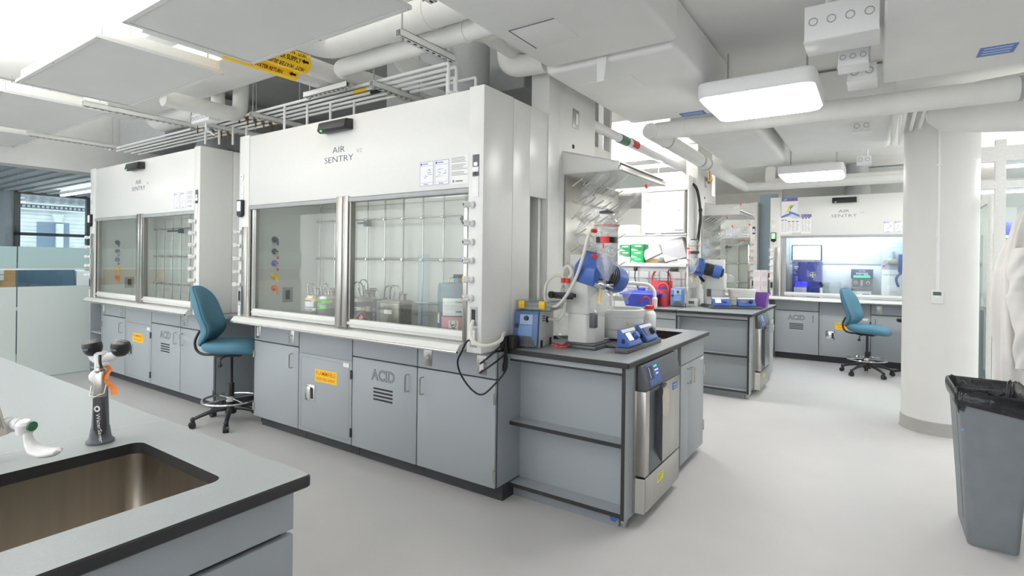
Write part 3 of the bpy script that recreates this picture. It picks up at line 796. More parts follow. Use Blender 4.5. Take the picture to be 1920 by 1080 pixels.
b.prism([(0,0,0.005),(.425,0,0.003),(.435,0,.058),(0,0,.172)], (0,.012,0)); b.prism([(0,.9,0.005),(.425,.9,0.003),(.435,.9,.058),(0,.9,.172)], (0,.012,0))
b.prism([(0,0,.160),(.435,0,.05),(.435,0,.058),(0,0,.172)], (0,.9,0)); b.box(0, .435, 0, .9, 0, .008)
b.build('hood_shell', white, cn)
b = MB(); b.box(.43, .45, -.005, .912, -.004, .03, bev=.002); b.build('edge_rail', steel, cn)
# stainless drying board with pegs
dr = thing('drying_rack', 'stainless pegboard drying rack on the wall beside the near bench', 'rack', (-1.869, 3.42, 1.18))
b = MB(); b.box(.002, .016, 0, .95, 0, .88, bev=.004); b.build('board', steel, dr)
pegs = [(.09+.15*i+.07*(j % 2), .10+.12*j) for j in range(7) for i in range(6) if .09+.15*i+.07*(j % 2) < .93]
for yy, zz in pegs:
    b = MB(); b.cyl((.016, yy, zz), (.10, yy, zz+.05), .006, .005, 7); b.build('peg', hose_m, dr)
# glassware hanging on the pegs
gpeg = 'glassware on the near drying rack'
def gw_tube(L, r, cap=None, rb=None):
    """a tube with ground joints leaning out from its peg, along +x+z"""
    d = V((.80, -.12, .58)).normalized()
    b = MB(); rb = rb or r*.35
    b.lathe([(rb,0),(rb,.03),(r*.6,.045),(r,.07),(r,L-.06),(r*.6,L-.035),(rb*.7,L-.02),(rb*.7,L+.05)], axis=d, seg=14)
    b.lathe([(rb*.6,.0),(rb*.6,L-.05)], axis=d, seg=10)
    return b, d
def gw_flask(r, kind='round'):
    d = V((.80, -.12, .58)).normalized()
    b = MB()
    if kind == 'round':
        b.lathe([(.014,-.02),(.014,.05)]+[(r*math.sin(PI*(1-k/10)+0), .05+r*.93+r*math.cos(PI*(1-k/10))) if 1 <= k <= 9 else (.014 if k == 0 else 0, .05+ (0 if k == 0 else r*1.93)) for k in range(11)], axis=d, seg=16)
    else:
        b.lathe([(.016,-.02),(.016,.05),(r,.05+r*2.1),(r*.96,.06+r*2.2),(0,.06+r*2.2)], axis=d, seg=16)
    return b, d
gl = [('tube', 3.50, 1.90, .34, .040, 'large empty condenser tube at top of the near drying rack'), ('tube', 3.46, 1.66, .36, .024, None), ('tube', 3.62, 1.80, .40, .020, None), ('tube', 3.95, 1.74, .46, .036, 'long condenser sticking out far right of the near drying rack'),
      ('tube', 3.75, 1.95, .30, .016, None), ('tube', 3.50, 1.42, .30, .016, None), ('tube', 3.70, 1.38, .34, .02, None), ('tube', 3.85, 1.47, .30, .016, None),
      ('round', 3.58, 1.74, .055, 0, None), ('round', 3.46, 1.55, .045, 0, None), ('round', 3.63, 1.57, .060, 0, None), ('cone', 3.80, 1.62, .05, 0, None), ('round', 3.55, 1.30, .04, 0, None), ('cone', 3.48, 1.78, .045, 0, None), ('round', 3.95, 1.56, .055, 0, None), ('cone', 3.66, 1.27, .04, 0, None), ('round', 3.78, 1.77, .05, 0, None), ('cone', 4.05, 1.40, .05, 0, None)]
ends_red = {0, 3, 4}
for i, (k, yy, zz, a, r, lb) in enumerate(gl):
    g = thing('glass_condenser' if k == 'tube' else 'glass_flask', lb or ('clear glass tube hanging on the near drying rack' if k == 'tube' else 'clear glass flask hanging on the near drying rack'), 'glassware', (-1.80, yy, zz), 0, None if lb else gpeg)
    bb, d = gw_tube(a, r) if k == 'tube' else gw_flask(a, k)
    bb.build('body', glass_w, g)
    if k == 'tube' and i in ends_red:
        b = MB(); e = d*(a+.0); s = d.orthogonal().normalized()
        b.cyl(e, e+s*.035, .009, seg=8); b.build('side_cap', red, g)
        b = MB(); b.cyl(e+d*.02, e+d*.14, .006, seg=8); b.build('stem', glass_w, g)
    if k == 'tube':
        b = MB(); s = V((0,-1,.4)).normalized(); b.tube([d*.1, d*.1+s*(r+.03), d*.13+s*(r+.05)], .006, 7); b.build('side_arm', glass_w, g)
# ------------------------------------------------------------------ rotary evaporators and pumps
def vac_pump(label, loc, rz, group=None):
    """box pump, blue face toward local -y"""
    p = thing('vacuum_pump', label, 'pump', loc, rz, group)
    w, d, h = .16, .28, .225
    b = MB()
    prof = [(0,.006),(.02,.0),(d,.0),(d,h-.02),(d-.02,h),(.035,h),(.012,h-.02)]
    b.prism([(-w/2, y, z) for y, z in prof], (w, 0, 0), bev=.006); b.build('housing', instr, p)
    b = MB(); prof = [(-.022,.02),(-.012,.008),(.012,.008),(.022,h-.02),(.04,h+.002),(.012,h+.002),(-.004,h-.02)]
    b.prism([(-w/2, y, z) for y, z in prof], (w, 0, 0), bev=.006); f = b.build('front_cover', blue_face, p)
    def fp(x, z): return (x, -.0225+.018*(z-.02)/(h-.04), z)
    def pat(b, x0, x1, z0, z1, mi=0, t=.0018):
        b.prism([fp(x0,z0), fp(x1,z0), fp(x1,z1), fp(x0,z1)], (0,-t,0), mi)
    b = MB(); pat(b, -.038, .045, .145, .205, 0); pat(b, -.045, .045, .075, .14, 1)
    b.text('vac', V(fp(-.02,.128))+V((0,-.003,0)), X, Z, .014, 0); b.text('control', V(fp(-.02,.09))+V((0,-.003,0)), X, Z, .013, 0)
    b.build('face_plate', [lblue, mat('pump_panel','6F93C4',.3)], f)
    b = MB(); b.lathe([(0,0),(.016,0),(.013,.018),(0,.018)], fp(.005,.183), 16, axis=(0,-1,.1)); b.build('dial', blackp, f)
    b = MB(); b.lathe([(0,0),(.013,0),(.013,.012),(0,.012)], fp(-.056,.135), 14, axis=(0,-1,.1)); b.build('port', blackp, f)
    b = MB()
    n = 12; pts = [V(fp(.008,.012)) + V((.06*math.cos(PI*k/n), 0, .062*math.sin(PI*k/n))) for k in range(n+1)]
    pts = [V((q.x, fp(0,q.z)[1], q.z)) for q in pts]
    b.prism(pts, (0,-.003,0), 0)
    for i in range(5):
        for k in range(5):
            x, z = -.03+i*.019, .018+k*.011
            if (x-.008)**2+(z-.012)**2 < .05**2: pat(b, x-.003, x+.005, z, z+.004, 1, .0045)
    b.build('grille', [dgrey, blackp], f)
    b = MB()
    for k in range(3): b.box(w/2, w/2+.0015, .07, .115, .16+k*.014, .165+k*.014)
    b.build('vent_slots', blk, p)
    b = MB(); b.lathe([(.012,0),(.02,0),(.02,.006),(.012,.01),(0,.01)], (w/2,.15,.165), 14, axis=(1,0,0)); b.build('inlet', blackp, p)
    b = MB()
    for y in (.04, .2):
        b.box(w/2-.01, w/2+.005, y, y+.03, 0, .045, bev=.004); b.box(-w/2-.005, -w/2+.01, y, y+.03, 0, .045, bev=.004)
    b.build('rubber_foot', rubber, p)
    return p
Z0 = .9145
pump1 = vac_pump('vacuum pump with blue front at left end of the near bench', (-1.782, 2.795, Z0), math.radians(10))
# clear case with yellow latches on the pump
cb = thing('plastic_case', 'clear plastic case with yellow latches lying on the near vacuum pump', 'case', (-1.775, 2.955, Z0+.2285), math.radians(10))
b = MB(); b.box(-.115, .115, -.13, .13, 0, .05, bev=.006); b.box(-.12, .12, -.135, .135, .05, .062, bev=.004); b.build('box', clearpl, cb)
b = MB(); b.box(-.10, .1, -.11, .11, .004, .02); b.build('contents', mat('mixed_small_parts', 'B9BDB8', .6, noise=.3, scale=60), cb)
for x in (-.075, .06):
    b = MB(); b.box(x-.02, x+.02, -.142, -.128, .012, .06, bev=.003); b.build('latch', yel2, cb)

def rotovap(label, loc, rz=0., mirror=False, lift=0., tilt=0.):
    """local frame: tower at -x, bath at +x toward the aisle, controls on the +x edge. origin = bench top under tower corner"""
    r = thing('rotary_evaporator', label, 'rotary evaporator', loc, rz)
    b = MB()
    b.box(.155, .385, -.035, .26, .0, .022, bev=.008); b.box(.165, .37, -.02, .245, .022, .032, bev=.004)
    b.box(.3, .53, .12, .48, .004, .024, bev=.008)
    b.box(.50, .585, -.03, .57, .0, .03, bev=.008)
    b.build('base', dgrey, r)
    b = MB(); oct_ = lambda x0, x1, y0, y1, c: [(x0,y0),(x1-c,y0),(x1,y0+c),(x1,y1-c),(x1-c,y1),(x0,y1)]
    b.prism([(x,y,.032) for x,y in oct_(.175,.345,.0,.225,.045)], (0,0,.18), bev=.006)
    b.prism([(x,y,.212) for x,y in oct_(.165,.357,-.012,.237,.045)], (0,0,.20), bev=.006)
    b.prism([(x,y,.412) for x,y in oct_(.178,.335,.01,.215,.02)], (0,0,.165), bev=.006)
    b.build('lift_tower', instr, r)
    b = MB(); b.box(.325, .362, -.004, .04, .13, .22, bev=.003); b.build('tower_slider', dgrey, r)
    # rotary drive head, blue
    hd = V((.415, -.06, .468)); ax = V((.22, .95, -.24)).normalized(); ax2 = V((-.15,.75,-.62)).normalized()
    R = X.rotation_difference(ax).to_matrix().to_4x4()
    b = MB(); b.T = M.Translation(hd) @ R
    b.prism([(-.125,-.085,-.09),(.0,-.085,-.09),(.0,-.085,.06),(-.04,-.085,.10),(-.1,-.085,.10),(-.15,-.085,.0)], (0,.16,0), bev=.01)
    hdo = b.build('drive_head', bluei, r)
    b = MB(); b.T = M.Translation(hd) @ R
    for k in range(7): b.box(-.09+.012*k, -.084+.012*k, -.087, -.084, -.06, -.035)
    for k in range(9): b.box(-.10+.009*k, -.098+.009*k, -.085, .07, .099, .102)
    b.build('vent_slots', mat('vent_navy', '1F2C55', .5), hdo)
    b = MB(); b.T = M.Translation(hd) @ R
    b.lathe([(.05,.10),(.079,.10),(.081,.14),(.078,.19),(.05,.195),(.0,.195)], seg=24, axis=(1,0,0)); b.build('drive_collar', bluei, hdo)
    b = MB(); b.T = M.Translation(hd) @ R
    b.lathe([(.045,.19),(.055,.19),(.055,.215),(.03,.225),(0,.225)], seg=24, axis=(1,0,0)); b.lathe([(0,-.005),(.07,-.005),(.072,.05),(.068,.105),(0,.105)], seg=24, axis=(1,0,0))
    for k in range(4): b.lathe([(.068,.01+.022*k),(.076,.014+.022*k),(.076,.024+.022*k),(.068,.028+.022*k)], seg=24, axis=(1,0,0))
    b.build('clamp_ring', blackp, hdo)
    # vapour tube + bump trap + evaporating flask over the bath
    e = hd + ax*.225
    b = MB(); b.lathe([(.016,-.04),(.018,.03),(.03,.05),(.048,.08),(.05,.11),(.03,.145),(.015,.16),(.013,.23),(0,.235)], e, 16, axis=ax2); b.build('bump_trap', glass_w, r)
    # condenser, upright in front of the head
    cx, cy = .528, -.215
    b = MB(); b.tube([(.43,-.10,.46),(.48,-.16,.455),(cx,cy,.47)], .018, 12, smooth=4); b.build('flange_arm', glass_w, r)
    CS = M.Translation((cx,cy,.43)) @ M.Diagonal((.86,.86,.90,1)) @ M.Translation((-cx,-cy,-.43))
    b = MB(); b.T = CS
    b.lathe([(0,.43),(.02,.43),(.024,.455),(.062,.51),(.065,.53),(.064,.73),(.066,.74),(.078,.752),(.082,.78),(.074,.80),(.062,.81),(.058,.835),(.05,.845),(0,.848)], (cx,cy,0), 28)
    cd = b.build('condenser', glass_w, r)
    b = MB(); b.T = CS
    pts = []
    for k in range(90):
        a = k*.5; pts.append((cx+.036*math.cos(a), cy+.036*math.sin(a), .56+.26*k/90))
    b.tube(pts, .006, 6); b.lathe([(0,.45),(.018,.50),(.034,.60),(.03,.60),(.012,.49)], (cx,cy,0), 16); b.build('coil', glass_w, cd)
    b = MB(); b.T = CS; b.lathe([(.066,.665),(.070,.665),(.070,.70),(.066,.70)], (cx,cy,0), 28, a0=-.9, a1=4.4); b.build('clamp_band', blackp, cd)
    b = MB(); b.T = CS; b.lathe([(.067,.664),(.0715,.664),(.0715,.702),(.067,.702)], (cx,cy,0), 10, a0=-1.75, a1=-.9); b.box(cx+.004, cx+.012, cy-.072, cy-.07, .63, .67); b.build('clamp_strap', red, cd)
    b = MB(); b.T = CS; b.lathe([(0,.846),(.045,.846),(.052,.855),(.046,.862),(.012,.866),(0,.876)], (cx,cy,0), 24); b.build('top_cap', greyp, cd)
    b = MB(); b.T = CS; b.lathe([(.078,.768),(.0835,.768),(.0835,.773),(.078,.773)], (cx,cy,0), 24); b.build('seal_ring', mat('rust_seal','B8604A',.5), cd)
    for (ox, oz, dd) in ((-.075,.735,(-.6,-.8,.1)), (-.07,.575,(-.7,-.7,.4))):
        b = MB(); b.T = CS; dv = V(dd).normalized(); b.cyl(V((cx+ox*.7, cy-.045, oz)), V((cx+ox*.7, cy-.045, oz))+dv*.035, .012, seg=10); b.build('screw_cap', red, cd)
    # connection clamp + receiving flask
    b = MB(); b.box(cx-.03, cx+.03, cy-.03, cy+.03, .405, .412); b.tube([(cx-.045,cy-.03,.40),(cx-.02,cy-.035,.415),(cx+.03,cy-.035,.40),(cx+.05,cy-.02,.39)], .006, 7); b.cyl((cx-.05,cy-.035,.41),(cx-.01,cy-.03,.39),.012,seg=8); b.build('joint_clamp', chrome, r)
    b = MB(); R0 = .072; zc = .305
    b.lathe([(.022,.43),(.022,.38)]+[(R0*math.sin(t), zc+R0*math.cos(t)) for t in [.28+(PI-.28)*k/12 for k in range(12)]]+[(0, zc-R0)], (cx-.02,cy-.01,0), 28)
    rf = b.build('receiving_flask', glass_w, r)
    b = MB(); b.tube([(cx-.02,cy-.01,.42),(cx-.03,cy-.01,.36),(cx-.035,cy-.01,.30)], .008, 8); b.build('drip_tube', yel2, rf)
    # heating bath
    bx, by = .345, .41
    bx, by = .36, .40
    b = MB(); b.lathe([(0,.035),(.128,.035),(.135,.045),(.138,.09),(.146,.10),(.15,.175),(.154,.178),(.154,.188),(.158,.20),(.158,.222),(.15,.226),(.136,.226),(.134,.12),(0,.12)], (bx,by,0), 40)
    bt = b.build('heating_bath', instr, r)
    b = MB(); b.lathe([(0,.19),(.134,.19)], (bx,by,0), 32); b.build('bath_water', glass('water','DDE8EA',1.33), bt)
    b = MB(); an = -.9; px_, py_ = bx+.151*math.cos(an), by+.151*math.sin(an); b.T = face_to((px_, py_, .13), (math.cos(an), math.sin(an), 0)); b.prism([(-.012,-.003,0),(.012,-.003,0),(0,-.003,.02)], (0,.002,0)); b.build('hot_sticker', yellow, bt)
    # control boxes on the front rail
    for i, yy in enumerate((.0, .29)):
        b = MB(); xx = .505
        b.prism([(xx,yy,.03),(xx+.075,yy,.03),(xx+.085,yy,.045),(xx+.02,yy,.135),(xx,yy,.135)], (0,.20,0), bev=.005)
        cbx = b.build('control_box', bluei, r)
        n = V((.09,0,.065)).normalized(); u = V((-.065,0,.09)).normalized(); o = V((xx+.085, yy, .045))+n*.001
        def q(b, a0, a1, u0, u1, mi, t): b.prism([o+Y*a0+u*u0, o+Y*a1+u*u0, o+Y*a1+u*u1, o+Y*a0+u*u1], n*t, mi)
        b = MB(); q(b, .03, .095, .03, .08, 0, .003); b.build('display', lcd if i == 0 else greyp, cbx)
        b = MB(); q(b, .0, .20, .085, .105, 0, .002); b.build('logo_strip', instr, cbx)
        b = MB(); b.lathe([(0,0),(.024,0),(.021,.022),(0,.024)], o+Y*.145+u*.05, 16, axis=n); b.build('dial', blackp if i else bluei, cbx)
        b = MB(); b.box(xx+.03, xx+.05, yy-.003, yy+.001, .055, .08, bev=.002); b.build('side_button', blk, cbx)
    return r
rv1 = rotovap('near rotary evaporator with red and black clamp band on the near bench', (-1.775, 2.995, Z0))
# bottle with hoses clamped left of the tower
wb = thing('trap_bottle', 'small glass trap bottle with red caps clamped beside the near evaporator tower', 'bottle', (-1.585, 2.935, 1.20))
b = MB(); b.lathe([(0,0),(.03,0),(.034,.01),(.034,.08),(.02,.10),(.02,.12)], seg=16); b.build('body', glass_w, wb)
for x in (-.018, .016):
    b = MB(); b.cyl((x,0,.115),(x,0,.145),.014,seg=10); b.build('cap', red, wb)
b = MB(); b.box(-.06,.07,-.045,-.03,.02,.06,bev=.004); b.lathe([(0,0),(.022,0),(.022,.02),(0,.02)], (-.075,-.03,.042), 10, axis=(-.4,-1,0)); b.box(-.05,.05,-.04,.04,.028,.05); b.build('clamp', blackp, wb)
# hoses
def hose(name, label, pts, r, m, cat='hose', seg=9, sm=8):
    b = MB(); b.tube(pts, r, seg, smooth=sm); return tag(b.build(name, m), label, cat)
hose('vacuum_hose', 'milky hose looping from the condenser of the near evaporator to the trap bottle',
     [(-1.272,2.755,1.648),(-1.289,2.74,1.650),(-1.342,2.75,1.60),(-1.379,2.755,1.482),(-1.434,2.79,1.373),(-1.516,2.83,1.258),(-1.605,2.87,1.181),(-1.68,2.90,1.175),(-1.726,2.92,1.219),(-1.717,2.93,1.313),(-1.666,2.935,1.358),(-1.615,2.935,1.36),(-1.60,2.935,1.345)], .0095, hose_m)
hose('vacuum_hose', 'arched pale hose rising from the trap bottle beside the near evaporator tower',
     [(-1.62,2.965,1.30),(-1.628,2.97,1.35),(-1.615,2.97,1.406),(-1.58,2.967,1.417),(-1.552,2.95,1.375),(-1.568,2.937,1.345)], .011, hose_m)
hose('pump_hose', 'pale hose curving from the near vacuum pump inlet up to the trap bottle',
     [(-1.722,2.957,1.081),(-1.68,2.96,1.083),(-1.635,2.94,1.09),(-1.60,2.935,1.13),(-1.588,2.935,1.20)], .0095, hose_m)
hose('vacuum_hose', 'pale hose from the hood post socket to the near vacuum pump',
     [(-1.922,2.446,1.10),(-1.91,2.41,1.06),(-1.893,2.39,1.01),(-1.85,2.40,.976),(-1.81,2.45,.967),(-1.80,2.55,.985),(-1.86,2.66,1.005),(-1.90,2.76,1.02),(-1.895,2.80,1.03)], .011, hose_m)
hose('cable', 'black cord looping from the hood post outlet under the sill to the bench corner',
     [(-1.924,2.44,.99),(-1.93,2.40,.985),(-1.97,2.41,.93),(-2.03,2.44,.85),(-2.02,2.47,.76),(-1.96,2.50,.68),(-1.90,2.52,.665),(-1.84,2.56,.73),(-1.81,2.62,.80),(-1.83,2.66,.86),(-1.85,2.67,.93)], .0055, rubber)
hose('cable', 'short black cord from the cabinet outlet plate up behind the near vacuum pump',
     [(-1.945,2.57,.84),(-1.93,2.53,.84),(-1.88,2.54,.88),(-1.85,2.60,.93),(-1.845,2.67,.97)], .0055, rubber)
hose('cable', 'second black cord plugged low in the cabinet outlet plate beside the near bench',
     [(-1.945,2.57,.79),(-1.93,2.53,.785),(-1.87,2.545,.83),(-1.835,2.62,.88),(-1.835,2.672,.93)], .0055, rubber)
hose('cable_bundle', 'bundle of black cables hanging at the left edge of the near countertop',
     [(-1.872,2.655,1.0),(-1.868,2.65,.93),(-1.865,2.65,.85),(-1.85,2.655,.79),(-1.84,2.66,.83),(-1.845,2.665,.93),(-1.85,2.668,.99)], .012, rubber)
b = MB(); b.box(-.03,.03,-.03,.03,0,.08,bev=.006); tag(b.build('power_strip', rubber), 'black power block behind the near pump at the hood side', 'power strip', loc=(-1.905+.075, 2.745-.03, .9145))
# flask lying on bench
fl = thing('round_flask', 'round glass flask resting on the bench behind the near vacuum pump', 'flask', (-1.74, 3.22, Z0))
b = MB(); b.ball((0,0,.085),.083,seg=20); b.lathe([(.02,.0),(.02,.07)], (0.05,0,.14), 12, axis=(.6,0,.6)); b.build('body', glass_w, fl)
b = MB(); b.cyl((-.09,.0,.013),(.02,.06,.013),.012,seg=8); b.build('hose_end', rubber, fl)
# red coiled lead
b = MB(); b.tube([(.035*math.cos(a*.7)+.004*a, .03*math.sin(a*.7), .006+.004*(a % 5)) for a in range(24)], .0035, 6, smooth=3)
tag(b.build('red_cable', red), 'tangled red lead lying by the near evaporator base', 'cable', loc=(-1.665, 2.93, Z0))
# gooseneck faucet and squeeze bottle
fa = thing('bench_faucet', 'white gooseneck faucet arching behind the near heating bath', 'faucet', (-1.72, 3.93, Z0))
b = MB(); b.lathe([(0,0),(.03,0),(.028,.012),(.02,.02),(.02,.08),(.014,.09)], seg=16); b.tube([(0,0,.08),(0,0,.30),(.02,0,.355),(.07,0,.375),(.25,0,.37),(.31,0,.36),(.345,0,.32),(.35,0,.27)], .0135, 10, smooth=4); b.build('spout', white_pl, fa)
b = MB(); b.lathe([(.014,0),(.022,-.01),(.020,-.075),(.012,-.08),(0,-.08)], (.35,0,.275), 12); b.build('nozzle', white_pl, fa)
for dy in (-.07, .07):
    b = MB(); b.tube([(0,0,.05),(.0,dy,.05)], .012, 8); b.lathe([(0,0),(.024,0),(.026,.01),(.024,.035),(0,.04)], (0,dy,.045), 12); b.build('valve_knob', blackp, fa)
sq = thing('wash_bottle', 'squeeze bottle with red cap and spout right of the near heating bath', 'bottle', (-1.385, 3.865, Z0))
b = MB(); b.lathe([(0,0),(.044,0),(.047,.006),(.047,.15),(.04,.17),(.03,.178),(.03,.195),(0,.195)], seg=20); b.build('body', white_pl, sq)
b = MB(); b.lathe([(0,0),(.034,0),(.034,.025),(.012,.03),(0,.03)], (0,0,.19), 18); b.tube([(0,0,.215),(0,0,.26),(-.015,0,.275),(-.045,0,.272),(-.085,0,.235)], .006, 8, smooth=4); b.build('cap', red, sq)
b = MB(); b.lathe([(.0475,.04),(.0475,.12)], seg=8, a0=-1.9, a1=-.9); bx = b.build('label', paper, sq)
# small vials and a clip seen behind the bath
for i, (x, y, m_, lb) in enumerate(((-1.49, 3.76, mat('cyan_liquid','2A9AD0',.2), 'small vial of blue liquid behind the near heating bath'), (-1.455, 3.80, orange_r, 'small orange vial behind the near heating bath'))):
    v = thing('vial', lb, 'vial', (x, y, Z0)); b = MB(); b.lathe([(0,0),(.012,0),(.012,.16),(.009,.17),(0,.17)], seg=12); b.build('body', m_, v)
    b = MB(); b.lathe([(0,.17),(.013,.17),(.013,.19),(0,.19)], seg=12); b.build('cap', white_pl, v)

# ------------------------------------------------------------------ cans in the central hood
def can_handle(b, r, z, h=.10):
    """bent-strap safety can handle across the top, along x"""
    for dy in (-.014, .014):
        b.tube([(-r*.55, dy, z), (-r*.66, dy, z+h*.75), (-r*.42, dy, z+h), (-r*.15, dy, z+h), (r*.12, dy, z+h*.8), (r*.22, dy, z+h*.15), (0, dy, z+h*.05), (-r*.2, dy, z+h*.65)], .0055, 7, smooth=3)
    b.prism([(-r*.6,-.018,z+h*.1),(-r*.74,-.018,z+h*.8),(-r*.45,-.018,z+h*1.03),(-r*.4,-.018,z+h*.96),(-r*.64,-.018,z+h*.74),(-r*.52,-.018,z+h*.1)], (0,.036,0))
def spout(b, r, z):
    b.lathe([(.0,0),(.022,0),(.022,.035),(.028,.04),(.028,.05),(0,.055)], (r*.58,0,z-.005), 14)
    b.box(r*.3, r*.95, -.01, .01, z+.05, z+.062, bev=.003); b.prism([(r*.9,-.012,z+.05),(r*1.1,-.012,z+.03),(r*1.12,-.012,z+.036),(r*.95,-.012,z+.06)], (0,.024,0))
def round_can(label, loc, r, h, bands, m=canm, extra=None, hh=.10):
    c = thing('safety_can', label, 'can', loc, math.radians(50))
    b = MB(); b.lathe([(0,0),(r*.97,0),(r,.006),(r,h*.82),(r*1.015,h*.83),(r*1.015,h*.86),(r,h*.87),(r*.93,h*.94),(r*.5,h*.985),(0,h)], seg=32); b.build('body', m, c)
    b = MB(); can_handle(b, r, h*.95, hh); b.build('handle', steel_h, c)
    b = MB(); spout(b, r, h*.96); b.build('spout', canold, c)
    rr = r+.0012
    for z0, z1, a0, a1, mm, txt, tm in bands:
        b = MB(); b.lathe([(rr, z0), (rr, z1)], seg=14, a0=math.radians(a0), a1=math.radians(a1))
        if txt:
            am = math.radians(a0+6)
            sz = (z1-z0)*.72
            b.text(txt, (0,0,0), X, Z, sz, 1, fn=lambda x, y, z: ((rr+.0008)*math.cos(am+x/rr), (rr+.0008)*math.sin(am+x/rr), z0+(z1-z0)*.22+y), bold=.0005, sx=.85)
        b.build('label', [mm, tm or blk], c)
    return c
cz = .9265
round_can('slim steel can with white label and yellow band, leftmost in the central hood', (-3.90, 2.80, cz), .067, .225,
  [(.165,.19,-175,-60,yellow,None,None),(.158,.183,-172,-75,paper,'PROPANOL',blk),(.085,.11,-170,-70,paper,'PARAGRAM',blk),(.02,.04,-172,-75,paper,'FLAMMABLE',redi),(.12,.158,-165,-85,paper,None,None)])
round_can('slim steel can with lime green tape labels, left of the hood mullion', (-3.725, 2.80, cz), .070, .228,
  [(.157,.183,-178,-70,lime,'HEXANE',greenc),(.16,.186,-70,-50,yellow,None,None),(.115,.142,-172,-90,lime,'DCM',greenc),(.03,.058,-178,-85,lime,'flam',greenc)])
round_can('steel can half hidden behind the central hood mullion', (-3.40, 2.93, cz), .085, .235,
  [(.11,.13,-150,-40,paper,'DCM',blk),(.07,.09,-150,-40,paper,'DO',blk),(.03,.045,-150,-40,paper,None,None)], hh=.13)
c3 = round_can('steel safety can with red flammable diamond in the central hood', (-3.262, 2.76, cz), .092, .235,
  [(.135,.16,-172,-90,paper,'ETHYL ETHER',blk),(.135,.16,-90,-68,yellow,None,None),(.125,.165,-66,-45,paper,None,None),(.085,.105,-172,-118,paper,'PARAGM',blk)], canold, hh=.12)
rr = .0935
def oncyl(x, z, r_=rr, am=math.radians(-88)): return (r_*math.cos(am+x/r_), r_*math.sin(am+x/r_), z)
b = MB()
def diamond(b, s, mi, r_):
    n = 8
    for i in range(-n, n):
        x0, x1 = s*i/n, s*(i+1)/n
        h0, h1 = s-abs(x0), s-abs(x1)
        b.add([oncyl(x0,.065-h0,r_), oncyl(x1,.065-h1,r_), oncyl(x1,.065+h1,r_), oncyl(x0,.065+h0,r_)], [(0,1,2,3)], mi)
diamond(b, .064, 1, rr); diamond(b, .059, 0, rr+.0004)
fl_ = [(-.016,.075),(-.012,.095),(-.006,.088),(-.002,.112),(.006,.093),(.011,.100),(.015,.078),(.008,.07),(-.008,.07)]
b.add([oncyl(x,z,rr+.001) for x, z in fl_], [tuple(range(len(fl_)))], 1)
b.text('FLAMMABLE LIQUID', (0,0,0), X, Z, .010, 1, align='CENTER', fn=lambda x, y, z: oncyl(x, .051+y, rr+.001))
b.build('hazard_diamond', [mat('hazard_red','C03A34',.5), paper], c3)
# square steel can
c4 = thing('solvent_can', 'square weathered steel can with small white label in the central hood', 'can', (-2.925, 2.80, cz), math.radians(4))
b = MB(); b.box(-.10,.10,-.075,.075,0,.225,bev=.022,seg=3); b.box(-.104,.104,-.079,.079,.205,.217,bev=.004); b.build('body', canold, c4)
b = MB()
for dy in (-.03, .03): b.tube([(-.085,dy,.22),(-.08,dy,.30),(-.05,dy,.325),(.0,dy,.32),(.012,dy,.28),(.0,dy,.225)], .006, 7, smooth=4)
b.tube([(-.05,-.03,.325),(-.05,.03,.325)], .006, 6); b.build('handle', steel_h, c4)
b = MB(); b.lathe([(0,.22),(.022,.22),(.022,.262),(.03,.268),(.03,.274),(0,.274)], (.07,0,0), 14); b.lathe([(0,0),(.014,0),(.014,.03),(0,.03)], (.03,.02,.25), 10); b.build('spout', canold, c4)
b = MB(); b.box(-.045,.03,-.0765,-.0755,.125,.155); b.build('label', paper, c4)
# side valve rod
b = MB(); b.tube([(-.1,0,.215),(-.16,.0,.21)], .008, 8); b.box(-.115,-.1,-.012,.012,.20,.235); b.build('vent_valve', blackp, c4)
# grey drum
dj = thing('solvent_drum', 'grey plastic hexane drum with pink document pouch in the central hood', 'drum', (-2.36, 2.815, cz), math.radians(40))
r = .125
b = MB(); b.lathe([(0,0),(r*.96,0),(r,.01),(r,.27),(r*1.02,.28),(r,.295),(r,.325),(r*1.015,.335),(r*.99,.35),(r*.95,.365),(r*.55,.37),(0,.37)], seg=40); b.build('body', jugm, dj)
b = MB(); b.lathe([(0,.37),(.03,.37),(.03,.40),(0,.40)], (.01,-.02,0), 16); b.lathe([(0,.40),(.033,.40),(.033,.425),(0,.425)], (.01,-.02,0), 16, mi=1); b.build('neck_cap', [jugm, blackp], dj)
b = MB(); b.tube([(-.05,-.02,.37),(-.05,-.02,.395),(-.03,-.02,.405),(.06,-.02,.405),(.1,-.02,.395),(.1,-.02,.37)], .005, 7); b.build('handle', steel_h, dj)
def wrap(b, z0, z1, a0, a1, mi, r_): b.lathe([(r_, z0), (r_, z1)], seg=12, mi=mi, a0=math.radians(a0), a1=math.radians(a1))
def drumtext(b, txt, a, z, size, mi, r_=r+.0022, bold=0.): 
    am = math.radians(a)
    b.text(txt, (0,0,0), X, Z, size, mi, fn=lambda x, y, w: (r_*math.cos(am+x/r_), r_*math.sin(am+x/r_), z+y), bold=bold)
b = MB(); wrap(b, .155, .27, -135, -35, 0, r+.001); drumtext(b, 'Hexane', -92, .24, .017, 1); drumtext(b, 'VWR', -92, .175, .018, 2, bold=.0006)
for k in range(4): wrap(b, .222-.009*k, .224-.009*k, -128, -50-9*k, 3, r+.0016)
b.build('label', [paper, blk, bluei, mat('pale_print','B9C0C6',.6)], dj)
b = MB(); wrap(b, .035, .148, -138, -50, 0, r+.003); wrap(b, .03, .125, -112, -84, 1, r+.0036)
am = -98
